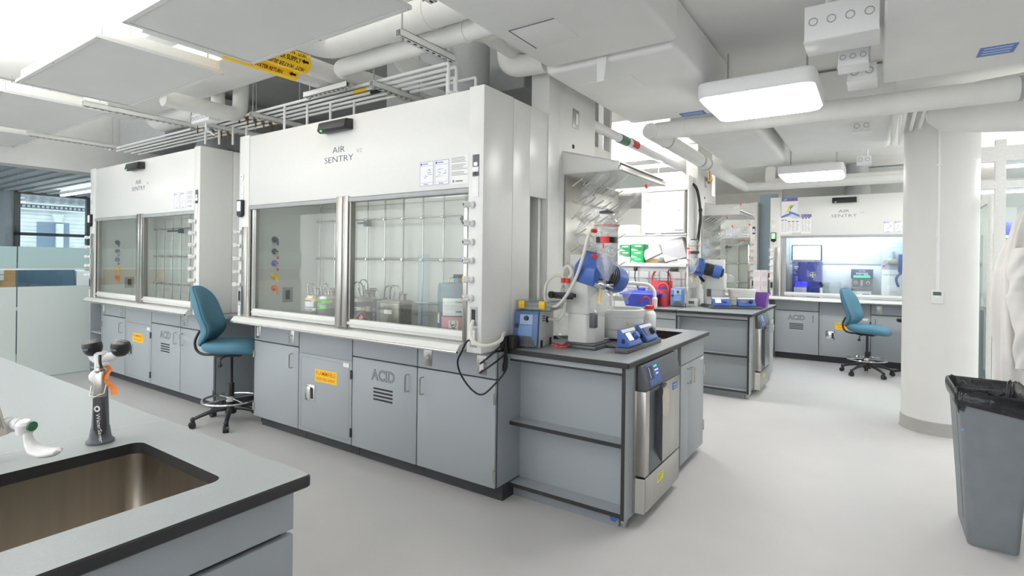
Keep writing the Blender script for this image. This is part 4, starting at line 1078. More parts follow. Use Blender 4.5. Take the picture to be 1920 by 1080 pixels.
def shield(s, mi, r_):
    pts = [(-.016,.118),(.016,.118),(.017,.098),(.009,.082),(0,.078),(-.009,.082),(-.017,.098)]
    a_ = math.radians(am); b.add([(r_*math.cos(a_+x*s/r_), r_*math.sin(a_+x*s/r_), .10+(z-.10)*s) for x, z in pts], [tuple(range(7))], mi)
shield(1.15, 2, r+.0041); shield(.95, 1, r+.0046); drumtext(b, 'ups', am-5.5, .093, .014, 2, r+.0052, .0006)
for k, t in enumerate(('DANGEROUS MATERIALS', 'SHIPPING PAPERS', 'ENCLOSED')): drumtext(b, t, -132+8*k, .068-.016*k, .0085, 2, r+.0048, .0003)
b.build('document_pouch', [pinkp, paper, blk], dj)
b = MB(); wrap(b, .10, .17, -168, -152, 0, r+.0012); wrap(b, .155, .17, -163, -155, 1, r+.0018); b.build('side_label', [paper, yellow], dj)
# translucent cylinder between
mc = thing('translucent_cylinder', 'tall pale blue translucent cylinder left of the hexane drum', 'cylinder', (-2.65, 2.80, cz))
b = MB(); b.lathe([(0,0),(.045,0),(.045,.012),(.038,.02)], seg=24); b.build('foot', clearpl, mc)
b = MB(); b.lathe([(.040,.01),(.040,.555),(.043,.56),(.038,.56),(.037,.02)], seg=24); b.build('body', glass('pale_blue_translucent','FDFEFF',1.2,rough=.1,body=.09,bcol='D4E2EA'), mc)
# ------------------------------------------------------------------ second bench (L-shaped) further back
pen2 = peninsula(6.13, 7.72, 'dark countertop of the far bench under the second rotary evaporator', 'grey bench carcass behind the far end shelves', 'open grey end shelves with black edging on the far bench', None)
ice2 = dup(ice1, (-1.098, 6.42, 0), label='undercounter stainless ice machine in the far bench without tag')
door_pair(7.15, 7.70, 'grey sink cabinet beyond the far ice machine')
b = MB(); top_with_hole(b, -3.4, -1.882, 6.095, 6.95, .884, .914); tag(b.build('countertop', [epoxy, black_e]), 'dark counter run behind the near bench carrying the blue tub and red pails', 'countertop')
dc = thing('drawer_cabinet', 'grey drawer cabinet with bar handle left of the far end shelves', 'cabinet', (-3.38, 6.13, 0))
b = MB(); b.box(0, 1.49, .022, .8, .08, .884); b.box(0, 1.49, .07, .8, 0, .08); b.build('carcass', lam, dc)
for i in range(3):
    x0 = .01+i*.497
    for z0, z1 in ((.80,.88), (.60,.795), (.34,.595), (.09,.335)):
        b = MB(); b.box(x0, x0+.49, 0, .02, z0+.003, z1-.003, bev=.001); d = b.build('drawer', lam, dc)
        if z1 < .8:
            bar_handle(d, x0+.16, (z0+z1)/2, horiz=True)
            b = MB(); b.box(x0+.37, x0+.46, -.0015, 0, z0+.02, z0+.04); b.build('name_label', paper, d)
# service column of the far bench with canopy, board
col2 = dup(col1, (-1.87, 7.0, 0), label='white service column with looping black cable behind the far bench')
cn2 = dup(cn, (-1.87, 7.25, 2.07), label='white tapering canopy above the far bench drying rack')
dr2 = dup(dr, (-1.869, 7.1, 1.18), label='stainless pegboard drying rack behind the far rotary evaporator')
for i, (k, yy, zz, a, r, lb) in enumerate([('tube',7.03,1.84,.30,.02,None),('tube',7.2,1.92,.46,.024,'long glass condenser at upper right of the far drying rack'),('tube',7.4,1.62,.55,.024,'long glass condenser at lower right of the far drying rack'),('tube',7.3,1.45,.5,.02,None),('tube',7.12,1.70,.36,.018,None),('round',7.15,1.74,.055,0,None),('round',7.3,1.70,.05,0,None),('cone',7.08,1.56,.045,0,None),('round',7.45,1.80,.05,0,None)]):
    g = thing('glass_condenser' if k == 'tube' else 'glass_flask', lb or ('clear glass tube hanging on the far drying rack' if k == 'tube' else 'clear glass flask hanging on the far drying rack'), 'glassware', (-1.80, yy+.12, zz), 0, None if lb else 'glassware on the far drying rack')
    bb, d = gw_tube(a, r) if k == 'tube' else gw_flask(a, k)
    bb.build('body', glass_w, g)
    if k == 'tube':
        b = MB(); e = d*a; s = d.orthogonal().normalized(); b.cyl(e, e+s*.03, .008, seg=8); b.build('side_cap', red, g)
# cable
b = MB(); b.tube([(-1.96,6.83,2.44),(-1.89,6.80,2.42),(-1.84,6.80,2.32),(-1.805,6.80,2.06),(-1.818,6.80,1.86),(-1.845,6.80,1.58),(-1.853,6.80,1.40),(-1.80,6.80,1.28),(-1.76,6.82,1.22)], .017, 10, smooth=6)
for z, x in ((1.40,-1.853),(2.1,-1.806)): b.lathe([(0,-.02),(.024,-.02),(.024,.02),(0,.02)], (x,6.80,z), 10)
tag(b.build('power_cable', rubber), 'thick black cable hanging down the far service column', 'cable')
# shelving over the counter run
su = thing('shelf_unit', 'white overhead shelf unit with boxes above the far counter run', 'shelf', (-2.86, 6.62, 0))
b = MB()
b.box(-.3, .96, 0, .22, 1.395, 1.44, bev=.003); b.build('shelf', white, su)
b = MB(); b.box(-.3, .96, 0, .22, 1.785, 1.81, bev=.003); b.build('shelf', white, su)
b = MB(); b.box(-.3, .96, .02, .04, 1.335, 1.395); b.build('power_rail', galv, su)
b = MB(); b.box(-.3, -.27, .0, .22, .914, 2.3); b.box(.945, .965, 0, .22, .914, 2.36); b.build('upright', white, su)
b = MB(); b.box(-.3, .96, .0, .22, 2.34, 2.52, bev=.004); b.build('valance', white, su)
cbw = thing('wall_cabinet', 'white steel wall cabinet with round lock on the far shelf unit', 'cabinet', (-2.49, 6.60, 1.812))
b = MB(); b.box(0, .545, .014, .23, 0, .52, bev=.004); b.build('carcass', white, cbw)
b = MB(); b.box(.004, .541, 0, .013, .004, .516, bev=.003); d = b.build('door', white, cbw)
b = MB(); b.lathe([(0,0),(.026,0),(.024,.006),(.012,.006),(.012,.010),(0,.010)], (.075,0,.42), 16, axis=(0,-1,0)); b.build('knob', galv, d)
b = MB(); b.lathe([(0,0),(.012,0),(.01,.006),(0,.006)], (.48,0,.28), 12, axis=(0,-1,0)); b.build('lock', steel, d)
b = MB(); b.box(.02, .13, -.0015, 0, .02, .075, 0); b.box(.43,.53,-.0015,0,.025,.045,1); b.build('label', [paper, galv], d)
for k in range(3):
    b = MB(); b.box(.1+.2*k-.3, .16+.2*k-.3, -.012, .0, -.02, .0); 
    b.build('shelf_clip', white_pl, cbw)
b = MB(); b.box(0, .24, .0, .18, 0, .12, bev=.003); tag(b.build('storage_box', mat('offwhite_box','E9E6DC',.6)), 'low cream box on the upper shelf left of the wall cabinet', 'box', loc=(-2.82, 6.64, 1.811))
# green boxes
def carton(name, label, loc, s, m, rot=(0,0,0), group=None, face=None):
    b = MB(); w, d, h = s; b.box(0, w, 0, d, 0, h, 0, .002)
    ms = [m]
    if face:
        ms += [paper, face]
        b.prism([(w*.04,-.001,h*.04),(w*.6,-.001,h*.04),(w*.04,-.001,h*.36)], (0,.001,0), 1)
        b.box(w*.3, w*.82, -.0012, 0, h*.6, h*.78, 1)
    o = b.build(name, ms); o.location = loc; o.rotation_euler = rot; o['label'] = label; o['category'] = 'box'
    if group: o['group'] = group
    return o
gG = 'green cartons on the far shelf'
dgreen = mat('deep_green_card', '12804A', .5)
carton('carton', 'white and green glove carton, bottom of the left stack on the far shelf', (-2.80, 6.645, 1.4405), (.15,.18,.075), paper, face=green)
carton('carton', 'deep green glove carton, middle of the left stack on the far shelf', (-2.80, 6.645, 1.5158), (.15,.18,.075), dgreen, face=paper)
carton('carton', 'deep green glove carton, topmost of the left stack on the far shelf', (-2.80, 6.645, 1.5911), (.15,.18,.085), dgreen, face=paper)
carton('carton', 'bright green glove carton, bottom of the right stack on the far shelf', (-2.64, 6.645, 1.4405), (.16,.18,.065), green, face=paper)
carton('carton', 'bright green glove carton, middle of the right stack on the far shelf', (-2.64, 6.645, 1.5058), (.16,.18,.09), green, face=paper)
carton('carton', 'green carton marked with white panel, topmost of the right stack on the far shelf', (-2.64, 6.645, 1.5961), (.17,.18,.085), dgreen, face=paper)
carton('carton', 'white carton leaning against the grey box on the far shelf', (-2.455, 6.68, 1.475), (.23,.12,.12), paper, rot=(0, math.radians(-25), 0), face=galv)
carton('carton', 'brown cardboard box under the leaning white carton on the far shelf', (-2.47, 6.72, 1.4405), (.24,.16,.055), card)
carton('carton', 'large pale grey box tilted on the far shelf', (-2.205, 6.68, 1.452), (.28,.16,.26), mat('pale_grey_card','C6C6CC',.6), rot=(0, math.radians(-14), 0), face=galv)
carton('carton', 'small cream box at right end of the far shelf', (-2.03, 6.63, 1.4405), (.11,.1,.05), paper, face=orange)
b = MB()
for k in range(9): b.ball((random.uniform(-.05,.05), random.uniform(-.03,.03), .025+random.uniform(0,.03)), .025, seg=8)
tag(b.build('crumpled_bag', clearpl), 'crumpled clear bag between the cartons on the far shelf', 'bag', loc=(-2.245, 6.72, 1.4405))
# blue tub
def tub(name, label, loc, m, w, d, h, rz=0, lid=True):
    t = thing(name, label, 'tub', loc, rz)
    b = MB()
    def sec(z, k): return [(-w/2*k,-d/2*k,z),(w/2*k,-d/2*k,z),(w/2*k,d/2*k,z),(-w/2*k,d/2*k,z)]
    lv = [(0,.78),(.01,.80),(h*.8,.97),(h*.8,1.10),(h*.9,1.12),(h*.9,1.0)]
    vs = []
    for z, k in lv: vs += sec(z, k)
    fs = [(3,2,1,0)]
    for i in range(len(lv)-1):
        for j in range(4): a, c = i*4+j, i*4+(j+1) % 4; fs.append((a, c, c+4, a+4))
    b.add(vs, fs); b.build('body', m, t)
    if lid:
        b = MB(); vs = sec(h*.9,1.02)+sec(h*.98,.95)+sec(h*1.12,.55); fs = [(3,2,1,0),(8,9,10,11)]
        for i in range(2):
            for j in range(4): a, c = i*4+j, i*4+(j+1) % 4; fs.append((a, c, c+4, a+4))
        b.add(vs, fs); b.box(-w*.09, w*.09, -d*.12, d*.12, h*1.1, h*1.28, bev=.006); b.build('lid', m, t)
    b = MB(); b.box(-w*.3, w*.05, -d*.405, -d*.395, h*.12, h*.2); b.build('lettering', lblue, t)
    return t
tub('ice_tub', 'blue insulated tub with lid on the far counter run', (-2.385, 6.37, Z0), bluet, .40, .30, .17)
def pail(label, loc, r, h, hh):
    p = thing('pail', label, 'pail', loc)
    b = MB(); b.lathe([(0,0),(r*.88,0),(r,.02),(r*1.08,h),(r*1.0,h),(r*.9,.02),(0,.02)], seg=28); b.build('body', redb, p)
    b = MB(); n = 14; b.tube([(-r*.95*math.cos(PI*k/n), -.02, h-.02+hh*math.sin(PI*k/n)**.7) for k in range(n+1)], .012, 8); b.build('handle', redb, p)
    b = MB(); b.lathe([(r*1.06, h*.62),(r*1.075, h*.78)], seg=8, a0=math.radians(-100), a1=math.radians(-45)); b.build('label', blues, p)
pail('large red rubber pail with arched handle on the far counter run', (-2.255, 6.72, Z0), .125, .30, .17)
pail('small red rubber pail in front of the large red pail', (-2.16, 6.52, Z0), .07, .20, .10)
vac_pump('second vacuum pump with blue front on the far bench beside the red pails', (-1.985, 6.50, Z0), math.radians(4))
rv2 = rotovap('far rotary evaporator with tilted condenser on the second bench', (-1.87, 7.05, Z0), math.radians(-60))
b = MB(); b.box(0,.14,0,.12,0,.10,bev=.006); b.box(.02,.10,-.002,.0,.035,.07,1); tag(b.build('small_scale', [instr, greyp]), 'small white box instrument left of the far evaporator controls', 'instrument', loc=(-1.93, 6.66, Z0))
tub('ice_pail', 'purple tub without lid at right end of the far bench', (-1.18, 7.14, Z0), purple2, .20, .20, .20, lid=False)
# plugs and cords on the power rail
for (x, lb) in ((-2.565, 'black plug and cord hanging from the far power rail above the blue tub'), (-2.10, 'black power adapter hanging from the far power rail above the second pump')):
    c = thing('power_adapter', lb, 'adapter', (x, 6.635, 1.34))
    b = MB(); b.box(-.02 if x < -2.3 else -.01, .02 if x < -2.3 else .08, -.035, 0, 0, .045, bev=.004); b.build('plug', rubber, c)
    b = MB(); b.tube([(0,-.02,.01),(.0,-.03,-.1),(.04,-.03,-.22),(.09,-.02,-.34),(.10,-.01,-.42)] if x < -2.3 else [(0,-.02,.02),(-.035,-.03,0),(-.03,-.03,-.2),(-.02,-.03,-.38)], .007, 7, smooth=5); b.build('cord', rubber, c)
# white panel imitating a lit hood interior behind the shelf, with sash writing
wbd = thing('lit_hood_panel', 'white panel imitating the lit hood interior with blue writing behind the far shelf', 'board', (-3.2, 7.35, 1.0))
b = MB(); b.box(0, 1.25, 0, .02, -.05, .85); b.build('panel', mat('lit_hood_white','EEF1F6',.25), wbd)
b = MB()
r_ = random.Random(5)
for k in range(26):
    x, z = r_.uniform(.5,1.2), r_.choice([.58,.62,.655, .22, .27]); pts = [(x+.006*i, -.003, z+r_.uniform(-.008,.008)) for i in range(6)]
    b.tube(pts, .0028, 5)
b.build('scribbles', bluei, wbd)
b = MB()
for k in range(8): b.box(.1+.15*k, .112+.15*k, -.02, -.01, 0, .35)
for z in (.08,.22): b.box(.05, 1.2, -.022, -.012, z, z+.012)
b.build('grid_rods', galv, wbd)

# ------------------------------------------------------------------ contents of the lit hood by the column
zc_ = .9275
ms = thing('purification_instrument', 'dark blue instrument with monitor on top inside the lit hood', 'instrument', (-1.09, 9.42, zc_))
b = MB(); b.box(0, .40, 0, .22, 0, .565, bev=.008); b.build('housing', mat('instrument_navy','2E3480',.35), ms)
b = MB(); b.box(-.01, .405, -.02, .02, .575, .82, 0, .008); s_ = b.build('monitor', blackp, ms)
b = MB(); b.box(.01, .385, -.0225, -.019, .59, .805); sc_ = b.build('screen', lcd_w, s_)
b = MB(); b.lathe([(.016,0),(.021,0),(.021,.001),(.016,.001)], (.345,-.024,.77), 16, axis=(0,-1,0)); b.box(.16,.18,-.0245,-.0225,.74,.76); b.box(.26,.28,-.0245,-.0225,.74,.76); b.build('screen_icons', lblue, sc_)
b = MB(); b.box(.05, .215, -.05, 0, .18, .25, 0, .006); b.build('glow_tray', blue_led, ms)
b = MB(); b.box(.035, .205, -.07, -.002, .0, .165, 0, .004)
b.build('tube_rack', mat('rack_grey','A9A4B8',.5), ms)
b = MB()
for k in range(8): b.cyl((.05+.02*k,-.045,.165),(.05+.02*k,-.045,.2),.007,seg=8)
b.build('tubes', clearpl, ms)
b = MB(); b.lathe([(0,0),(.045,0),(.042,.02),(0,.02)], (.285,0,.36), 18, axis=(0,-1,0)); b.build('valve_disc', steel, ms)
for px_ in (-.02,.02):
    for pz in (-.02,.02):
        b = MB(); b.cyl((.285+px_,-.02,.36+pz),(.285+px_,-.03,.36+pz),.012,seg=8); b.build('valve_port', blk, ms)
b = MB(); b.box(.03,.09,-.0015,0,.475,.487); b.box(.03,.075,-.0015,0,.455,.463); b.build('lettering', instr, ms)
ge = thing('synthesis_instrument', 'dark blue and green lit instrument in the middle of the lit hood', 'instrument', (-.30, 9.44, zc_))
b = MB(); b.box(0, .25, .02, .2, .15, .46, 0, .008); b.box(-.012, .262, -.02, .2, .32, .46, 0, .01); b.build('housing', mat('instrument_dark_blue','24406A',.35), ge)
b = MB(); b.box(.01,.24,0,.19,0,.15,bev=.004); b.build('base_drawer', instr, ge)
b = MB(); b.box(.0,.25,-.005,.02,.19,.32); b.box(-.005,.255,-.03,.02,.15,.19,bev=.004); b.build('work_bay', greyp, ge)
b = MB(); b.box(.02,.225,-.025,-.018,.335,.365,bev=.003); b.build('light_bar', mat('green_light','40E090',.3,emit=1.3,ecol='1CE060'), ge)
b = MB(); b.text('circle', (.125,-.0205,.425), X, Z, .038, align='CENTER'); b.text('express', (.125,-.0205,.385), X, Z, .048, align='CENTER', bold=.001); b.box(.15,.21,-.0215,-.02,.372,.379); b.build('lettering', instr, ge)
for x in (.05, .2):
    b = MB(); b.lathe([(.012,0),(.026,0),(.026,.012),(.012,.014)], (x,-.005,.26), 16, axis=(0,-1,0)); b.build('gauge', steel, ge)
b = MB(); b.lathe([(0,0),(.02,0),(.024,.02),(.018,.06),(.014,.09),(0,.09)], (.125,-.01,.21), 14); b.build('cup', steel, ge)
b = MB(); b.box(.13,.22,-.004,0,.06,.1,0); b.box(.18,.2,-.006,-.003,.07,.085,1); b.build('display', [bluei, blue_led], ge)
wi = thing('spectrometer', 'tall white instrument at right end of the lit hood beside the column', 'instrument', (.06, 9.42, zc_))
b = MB(); b.box(0, .36, 0, .22, 0, .46, bev=.012); b.build('base_housing', instr, wi)
b = MB(); b.prism([(0,.02,.46),(.36,.02,.46),(.36,.02,.84),(.10,.02,.85),(.08,.02,.83),(.0,.02,.83)], (0,.2,0), bev=.008); b.build('upper_housing', mat('pale_grey_blue_housing','C3CBDD',.4), wi)
b = MB(); b.box(.08,.3,-.02,.02,.53,.62,bev=.006); b.lathe([(0,0),(.03,0),(.028,.03),(0,.03)], (.05,.01,.57), 14, axis=(0,-1,0)); b.cyl((.15,-.01,.62),(.14,-.01,.72),.02,.014,12); b.build('source_block', steel, wi)
b = MB(); b.lathe([(0,0),(.018,0),(.015,.015),(0,.015)], (.03,-.01,.51), 12, axis=(0,-1,0)); b.build('red_knob', red, wi)
b = MB(); b.box(.06,.24,-.012,0,.06,.23,bev=.012); b.text('Advion', (.15,-.0125,.135), X, Z, .03, 1, align='CENTER'); b.build('front_plate', [instr, galv], wi)
b = MB(); b.text('expression', (.02,-.001,.375), X, Z, .04); b.build('lettering', galv, wi)
b = MB(); b.box(.13,.18,.018,.02,.79,.82); b.build('label', paper, wi)
b = MB(); b.box(.19,.27,-.16,-.1,.42,.68,bev=.02); b.tube([(.23,-.13,.42),(.18,-.14,.36),(.175,-.14,.30),(.2,-.14,.22)], .016, 8, smooth=4); b.build('swing_arm', mat('arm_navy','4A5A88',.4), wi)
# carboy, stand and flask in the lit hood
cy_ = thing('carboy', 'translucent white carboy between the two dark instruments in the lit hood', 'bottle', (-.56, 9.5, zc_))
b = MB(); b.box(-.14,.12,-.06,.1,0,.27,bev=.03,seg=3); b.box(-.1,.09,-.064,-.058,.06,.2); b.build('body', clearpl, cy_)
rs = thing('red_stand', 'small red stand beside the green lit instrument in the lit hood', 'stand', (-.38, 9.42, zc_))
b = MB(); b.box(-.035,.035,-.03,.03,.09,.105); b.cyl((0,0,.1),(0,0,.18),.006,seg=8); b.box(-.03,.03,-.03,.03,0,.09); b.build('stand', red, rs)
wcn = thing('cartridge', 'white upright cartridge right of the navy instrument in the lit hood', 'cartridge', (-.69, 9.38, zc_))
b = MB(); b.cyl((0,0,0),(0,0,.17),.02,seg=14); b.build('body', white_pl, wcn)
b = MB(); b.cyl((0,0,.17),(0,0,.25),.014,seg=12); b.box(-.01,.03,-.02,.02,.19,.215); b.build('head', blackp, wcn)
# posters on the far hood header
pcount = [0]
def poster(label, x0, x1, z0, z1, hdr=None, art=None, rot=0):
    p = thing('poster', label, 'poster', ((x0+x1)/2, 9.0505-.004*pcount[0], (z0+z1)/2)); pcount[0] += 1; p.rotation_euler = (0, math.radians(rot), 0)
    w, h = x1-x0, z1-z0
    b = MB(); b.box(-w/2, w/2, -.0012, 0, -h/2, h/2); b.build('sheet', paper, p)
    if hdr:
        b = MB(); b.box(-w/2, w/2, -.002, -.0012, h/2-hdr, h/2, 0)
        r = random.Random(int(w*1e4))
        for k in range(5): xx = -w/2+r.uniform(0,.8)*w; b.prism([(xx,-.0024,h/2-hdr*.9),(xx+w*.14,-.0024,h/2-hdr*.5),(xx+w*.05,-.0024,h/2-hdr*.15)], (0,.0004,0), 1)
        b.box(-w/2, w/2, -.0026, -.002, h/2-hdr, h/2-hdr*.8, 2); b.build('banner', [mat('banner_blue','3C78C0',.5), lblue, redi], p)
    b = MB()
    if art == 'curve':
        pts = [(-.09,-.002,-.13),(-.02,-.002,-.05),(.0,-.002,.03),(.03,-.002,.07),(.11,-.002,.09),(.03,-.002,.0),(.0,-.002,-.08)]
        b.prism([(x*.55-.02,y,z*.6-.02) for x, y, z in pts], (0,.0006,0), 0); b.prism([(x*.55+.005,y-.0005,z*.6-.025) for x, y, z in pts[2:]], (0,.0003,0), 1)
    else:
        r = random.Random(int(h*1e4)+int(w*1e3))
        for c in range(3):
            xa = -w*.42+c*w*.29
            b.box(xa, xa+w*.2, -.002, -.0012, h*.28, h*.33, 2)
            for k in range(9): zz = h*.2-k*h*.07; b.box(xa, xa+w*r.uniform(.1,.24), -.002, -.0012, zz, zz+h*.02, 3)
    b.build('print', [yel2, mat('sea_green_print','5E9E90',.6), inkb, galv], p)
    return p
poster('poster with blue banner and yellow green curve at top left of the far hood', -1.20, -.985, 2.17, 2.445, .05, 'curve')
poster('crowded poster with small diagrams at lower left of the far hood', -1.21, -1.06, 1.90, 2.16, .0, None)
poster('white chart with three columns beneath the curve poster on the far hood', -1.13, -.94, 1.92, 2.13)
poster('poster with blue banner and table at lower right of the far hood posters', -.935, -.80, 1.90, 2.19, .045)
for i, (xa, za, xb, zb_) in enumerate(((-1.20,2.155,-1.07,2.205),(-1.10,2.235,-.955,2.165))):
    rb = thing('paper_strip', ('curved' if i == 0 else 'slanting')+' blue paper strip pinned between the posters on the far hood', 'poster', (xa, 9.030, za))
    b = MB(); b.prism([(0,-.004,-.012),(xb-xa,-.004,zb_-za-.012),(xb-xa,-.004,zb_-za+.014),((xb-xa)/2,-.008,(zb_-za)/2+.02),(0,-.004,.012)], (0,.001,0)); b.build('strip', mat('strip_blue','5580C8',.5), rb)
# stack of pale boxes between the rear hoods
gx = 'pale pink boxes stacked between the rear hoods'
pb = mat('pale_lilac_card', 'E2DAE0', .6)
ct = MB(); ct.box(-1.62, -1.36, 9.0, 9.7, .882, .912); tag(ct.build('countertop', epoxy), 'dark counter under the pale boxes between the rear hoods', 'countertop')
ct = MB(); ct.box(-1.62, -1.36, 9.03, 9.7, 0, .882); tag(ct.build('base_cabinet', lam), 'narrow grey base beneath the pale boxes between the rear hoods', 'cabinet')
for i, (x, z, pos) in enumerate(((-1.595,.9125,'bottom left'),(-1.49,.9125,'bottom right'),(-1.595,1.058,'middle left'),(-1.49,1.058,'middle right'),(-1.595,1.2035,'upper left'),(-1.49,1.2035,'upper right'))):
    b = MB(); b.box(0, .10, 0, .16, 0, .145, 0, .002)
    for k in range(4): b.box(.02, .085, -.0008, 0, .05+.02*k, .056+.02*k, 1)
    o = b.build('carton', [pb, galv]); tag(o, f'pale pink printed carton, {pos} of the stack left of the lit hood', 'box', gx, (x, 9.1, z))
fx3 = None
b = MB(); b.box(-1.625, -1.345, 9.75, 9.8, .92, 2.6); tag(b.build('filler_panel', mat('blue_grey_panel','8FA3AE',.35)), 'blue grey panel in the gap left of the lit hood', 'panel')
# ------------------------------------------------------------------ ceiling: panels, ducts, pipes, lamps
perf = mat('perforated_white_panel', 'DADAD8', .55, noise=.02, scale=3)
gr = 'radiant ceiling panels hung over the left aisle'
def rad_panel(x0, x1, label):
    y0, y1, z = 1.155, 1.862, 2.65
    p = thing('ceiling_panel', label, 'ceiling panel', ((x0+x1)/2, (y0+y1)/2, z), 0, gr); w, d = x1-x0, y1-y0
    b = MB(); b.box(-w/2+.001, w/2-.001, -d/2+.001, d/2-.001, .013, .02); b.box(-w/2, w/2, -d/2, -d/2+.025, 0, .012); b.box(-w/2, w/2, d/2-.025, d/2, 0, .012); b.box(-w/2, -w/2+.025, -d/2+.025, d/2-.025, 0, .012); b.box(w/2-.025, w/2, -d/2+.025, d/2-.025, 0, .012)
    b.box(-w/2+.03, w/2-.03, -d/2+.03, d/2-.03, .004, .009); b.build('perforated_tray', perf, p)
    b = MB()
    for s in (-1, 1):
        b.box(s*(w/2-.035)-.006, s*(w/2-.035)+.006, -d/2+.04, d/2-.04, .02, .085); b.box(-w/2+.03, w/2-.03, s*(d/2-.03)-.006, s*(d/2-.03)+.006, .02, .085)
    b.build('tray_sides', white, p)
    b = MB()
    for sx in (-1, 0, 1):
        for sy in (-1, 1): b.lathe([(.0,-.004),(.006,-.002),(.006,.0),(0,.0)], (sx*(w/2-.012), sy*(d/2-.012), 0), 8)
    b.build('rivets', steel, p)
    for sx in (-1, 1):
        b = MB(); b.cyl((sx*(w/2-.12), .3, .02), (sx*(w/2-.12), .3, .77), .005, seg=6); b.build('hanger_rod', galv, p)
    return p
rad_panel(-3.235, -1.86, 'perforated white ceiling panel at upper centre nearest the hot water pipes')
rad_panel(-5.0, -3.56, 'perforated white ceiling panel, second from right over the left aisle')
rad_panel(-6.83, -5.36, 'perforated white ceiling panel at left edge of the photo')
rad_panel(-8.06, -7.1, 'perforated white ceiling panel nearest the glass partition')
# struts
def strut(label, a, c, h=.042, w=.042, rods=()):
    s = thing('strut_channel', label, 'strut', a); d = V(c)-V(a); L = d.length
    R = X.rotation_difference(d).to_matrix().to_4x4()
    b = MB(); b.T = R
    b.box(0, L, -w/2, w/2, h-.003, h); b.box(0, L, -w/2, -w/2+.003, 0, h); b.box(0, L, w/2-.003, w/2, 0, h); b.box(0, L, -w/2, -w/2+.012, 0, .003); b.box(0, L, w/2-.012, w/2, 0, .003); b.box(0, L, -w/2, w/2, .001, .003)
    b.build('channel', white, s)
    b = MB(); b.T = R
    n = int(L/.05)
    for k in range(n): b.box(.02+k*.05, .04+k*.05, -.006, .006, -.001, .0012)
    b.build('slots', blk, s)
    for t in rods:
        b = MB(); b.T = R; b.cyl((L*t, 0, -.02), (L*t, 0, 3.42-a[2]), .005, seg=6); b.lathe([(0,-.012),(.011,-.012),(.011,0),(0,0)], (L*t,0,0), 6); b.build('hanger_rod', galv, s)
strut('slotted strut channel under the large white pipes at top centre', (-2.15, 2.05, 2.652), (-2.15, 2.50, 2.652), rods=(.06, .85))
strut('slotted strut channel above the first hood label, nearest the yellow pipes', (-3.54, 2.45, 2.64), (-3.05, 2.45, 2.64), rods=(.1, .92))
strut('slotted strut channel under the thin pipes at middle of the central hood', (-2.865, 2.49, 2.625), (-2.865, 3.0, 2.625), rods=(.04, .9))
strut('slotted strut channel under the thin pipes at left end of the central hood', (-4.35, 2.49, 2.625), (-4.35, 3.0, 2.625), rods=(.04, .9))
strut('slotted strut channel near the brass valves over the gap between hoods', (-5.05, 2.49, 2.625), (-5.05, 3.0, 2.625), rods=(.04, .9))
strut('slotted strut channel between the two left ceiling panels', (-5.18, 1.6, 2.62), (-5.18, 2.45, 2.62), rods=(.95,))
strut('slotted strut channel at far left above the frosted glass', (-6.95, 1.7, 2.62), (-6.95, 2.45, 2.62), rods=(.95,))
strut('slotted strut channel beside the duct at top centre', (-1.80, 1.2, 2.70), (-1.80, 1.95, 2.70), rods=(.1,.9))
# big insulated pipes
def pipe(name, label, pts, r, m=pipe_w, bands=(), seg=22, cat='pipe', group=None, sm=0):
    p = thing(name, label, cat, (0,0,0), 0, group)
    b = MB()
    # rounded elbows
    q = [V(pts[0])]
    for i in range(1, len(pts)-1):
        a, c, d = V(pts[i-1]), V(pts[i]), V(pts[i+1]); u = (a-c).normalized(); w = (d-c).normalized(); k = min(r*1.5, (a-c).length*.45, (d-c).length*.45)
        for t in range(7):
            s = t/6; q.append((c+u*k)*(1-s)**2 + c*2*s*(1-s) + (c+w*k)*s*s)
    q.append(V(pts[-1]))
    b.tube(q, r, seg); b.build('insulation' if r > .03 else 'tube', m, p)
    for (o, d, w, mm, nm) in bands:
        b = MB(); dv = V(d).normalized(); b.cyl(V(o)-dv*w/2, V(o)+dv*w/2, r+.004, seg=seg); b.build(nm, mm, p)
    return p
pipe('insulated_pipe', 'thick white insulated pipe bending away at top centre beside the long duct', [(-3.0,1.5,2.84),(-3.0,2.24,2.84),(-1.722,2.24,2.84)], .088, bands=(((-2.1,2.24,2.84),(1,0,0),.03,pipe_w,'joint_ring'),))
pipe('insulated_pipe', 'slimmer white insulated pipe running below the thick pipe at top centre', [(-3.08,3.4,2.75),(-3.08,2.38,2.75),(-1.722,2.38,2.75)], .056, bands=(((-1.95,2.38,2.75),(1,0,0),.03,pipe_w,'joint_ring'),))
pipe('insulated_pipe', 'white insulated pipe dropping down from the slimmer pipe over the central hood', [(-2.72,2.62,3.3),(-2.72,2.62,2.80),(-2.72,3.2,2.8)], .07)
pipe('insulated_pipe', 'white insulated pipe with elbow near the right end of the central hood', [(-1.722,2.62,2.83),(-2.0,2.62,2.83),(-2.02,3.4,2.83)], .045)
pipe('insulated_pipe', 'fat white pipe elbow above right corner of the central hood', [(-2.09,3.0,3.2),(-2.09,3.0,2.755),(-1.785,3.0,2.745)], .072)
pipe('insulated_pipe', 'white insulated pipe with second elbow behind the top right of the hood', [(-1.73,2.78,2.87),(-1.95,2.78,2.87),(-1.95,3.26,2.87)], .05)
hs = pipe('hot_water_pipe', 'hot water supply pipe with yellow sleeve at top centre', [(-3.22,1.3,2.76),(-3.22,2.6,2.76)], .062)
hr = pipe('hot_water_pipe', 'hot water return pipe with yellow sleeve left of the supply pipe', [(-3.37,1.3,2.735),(-3.37,2.55,2.735)], .050)
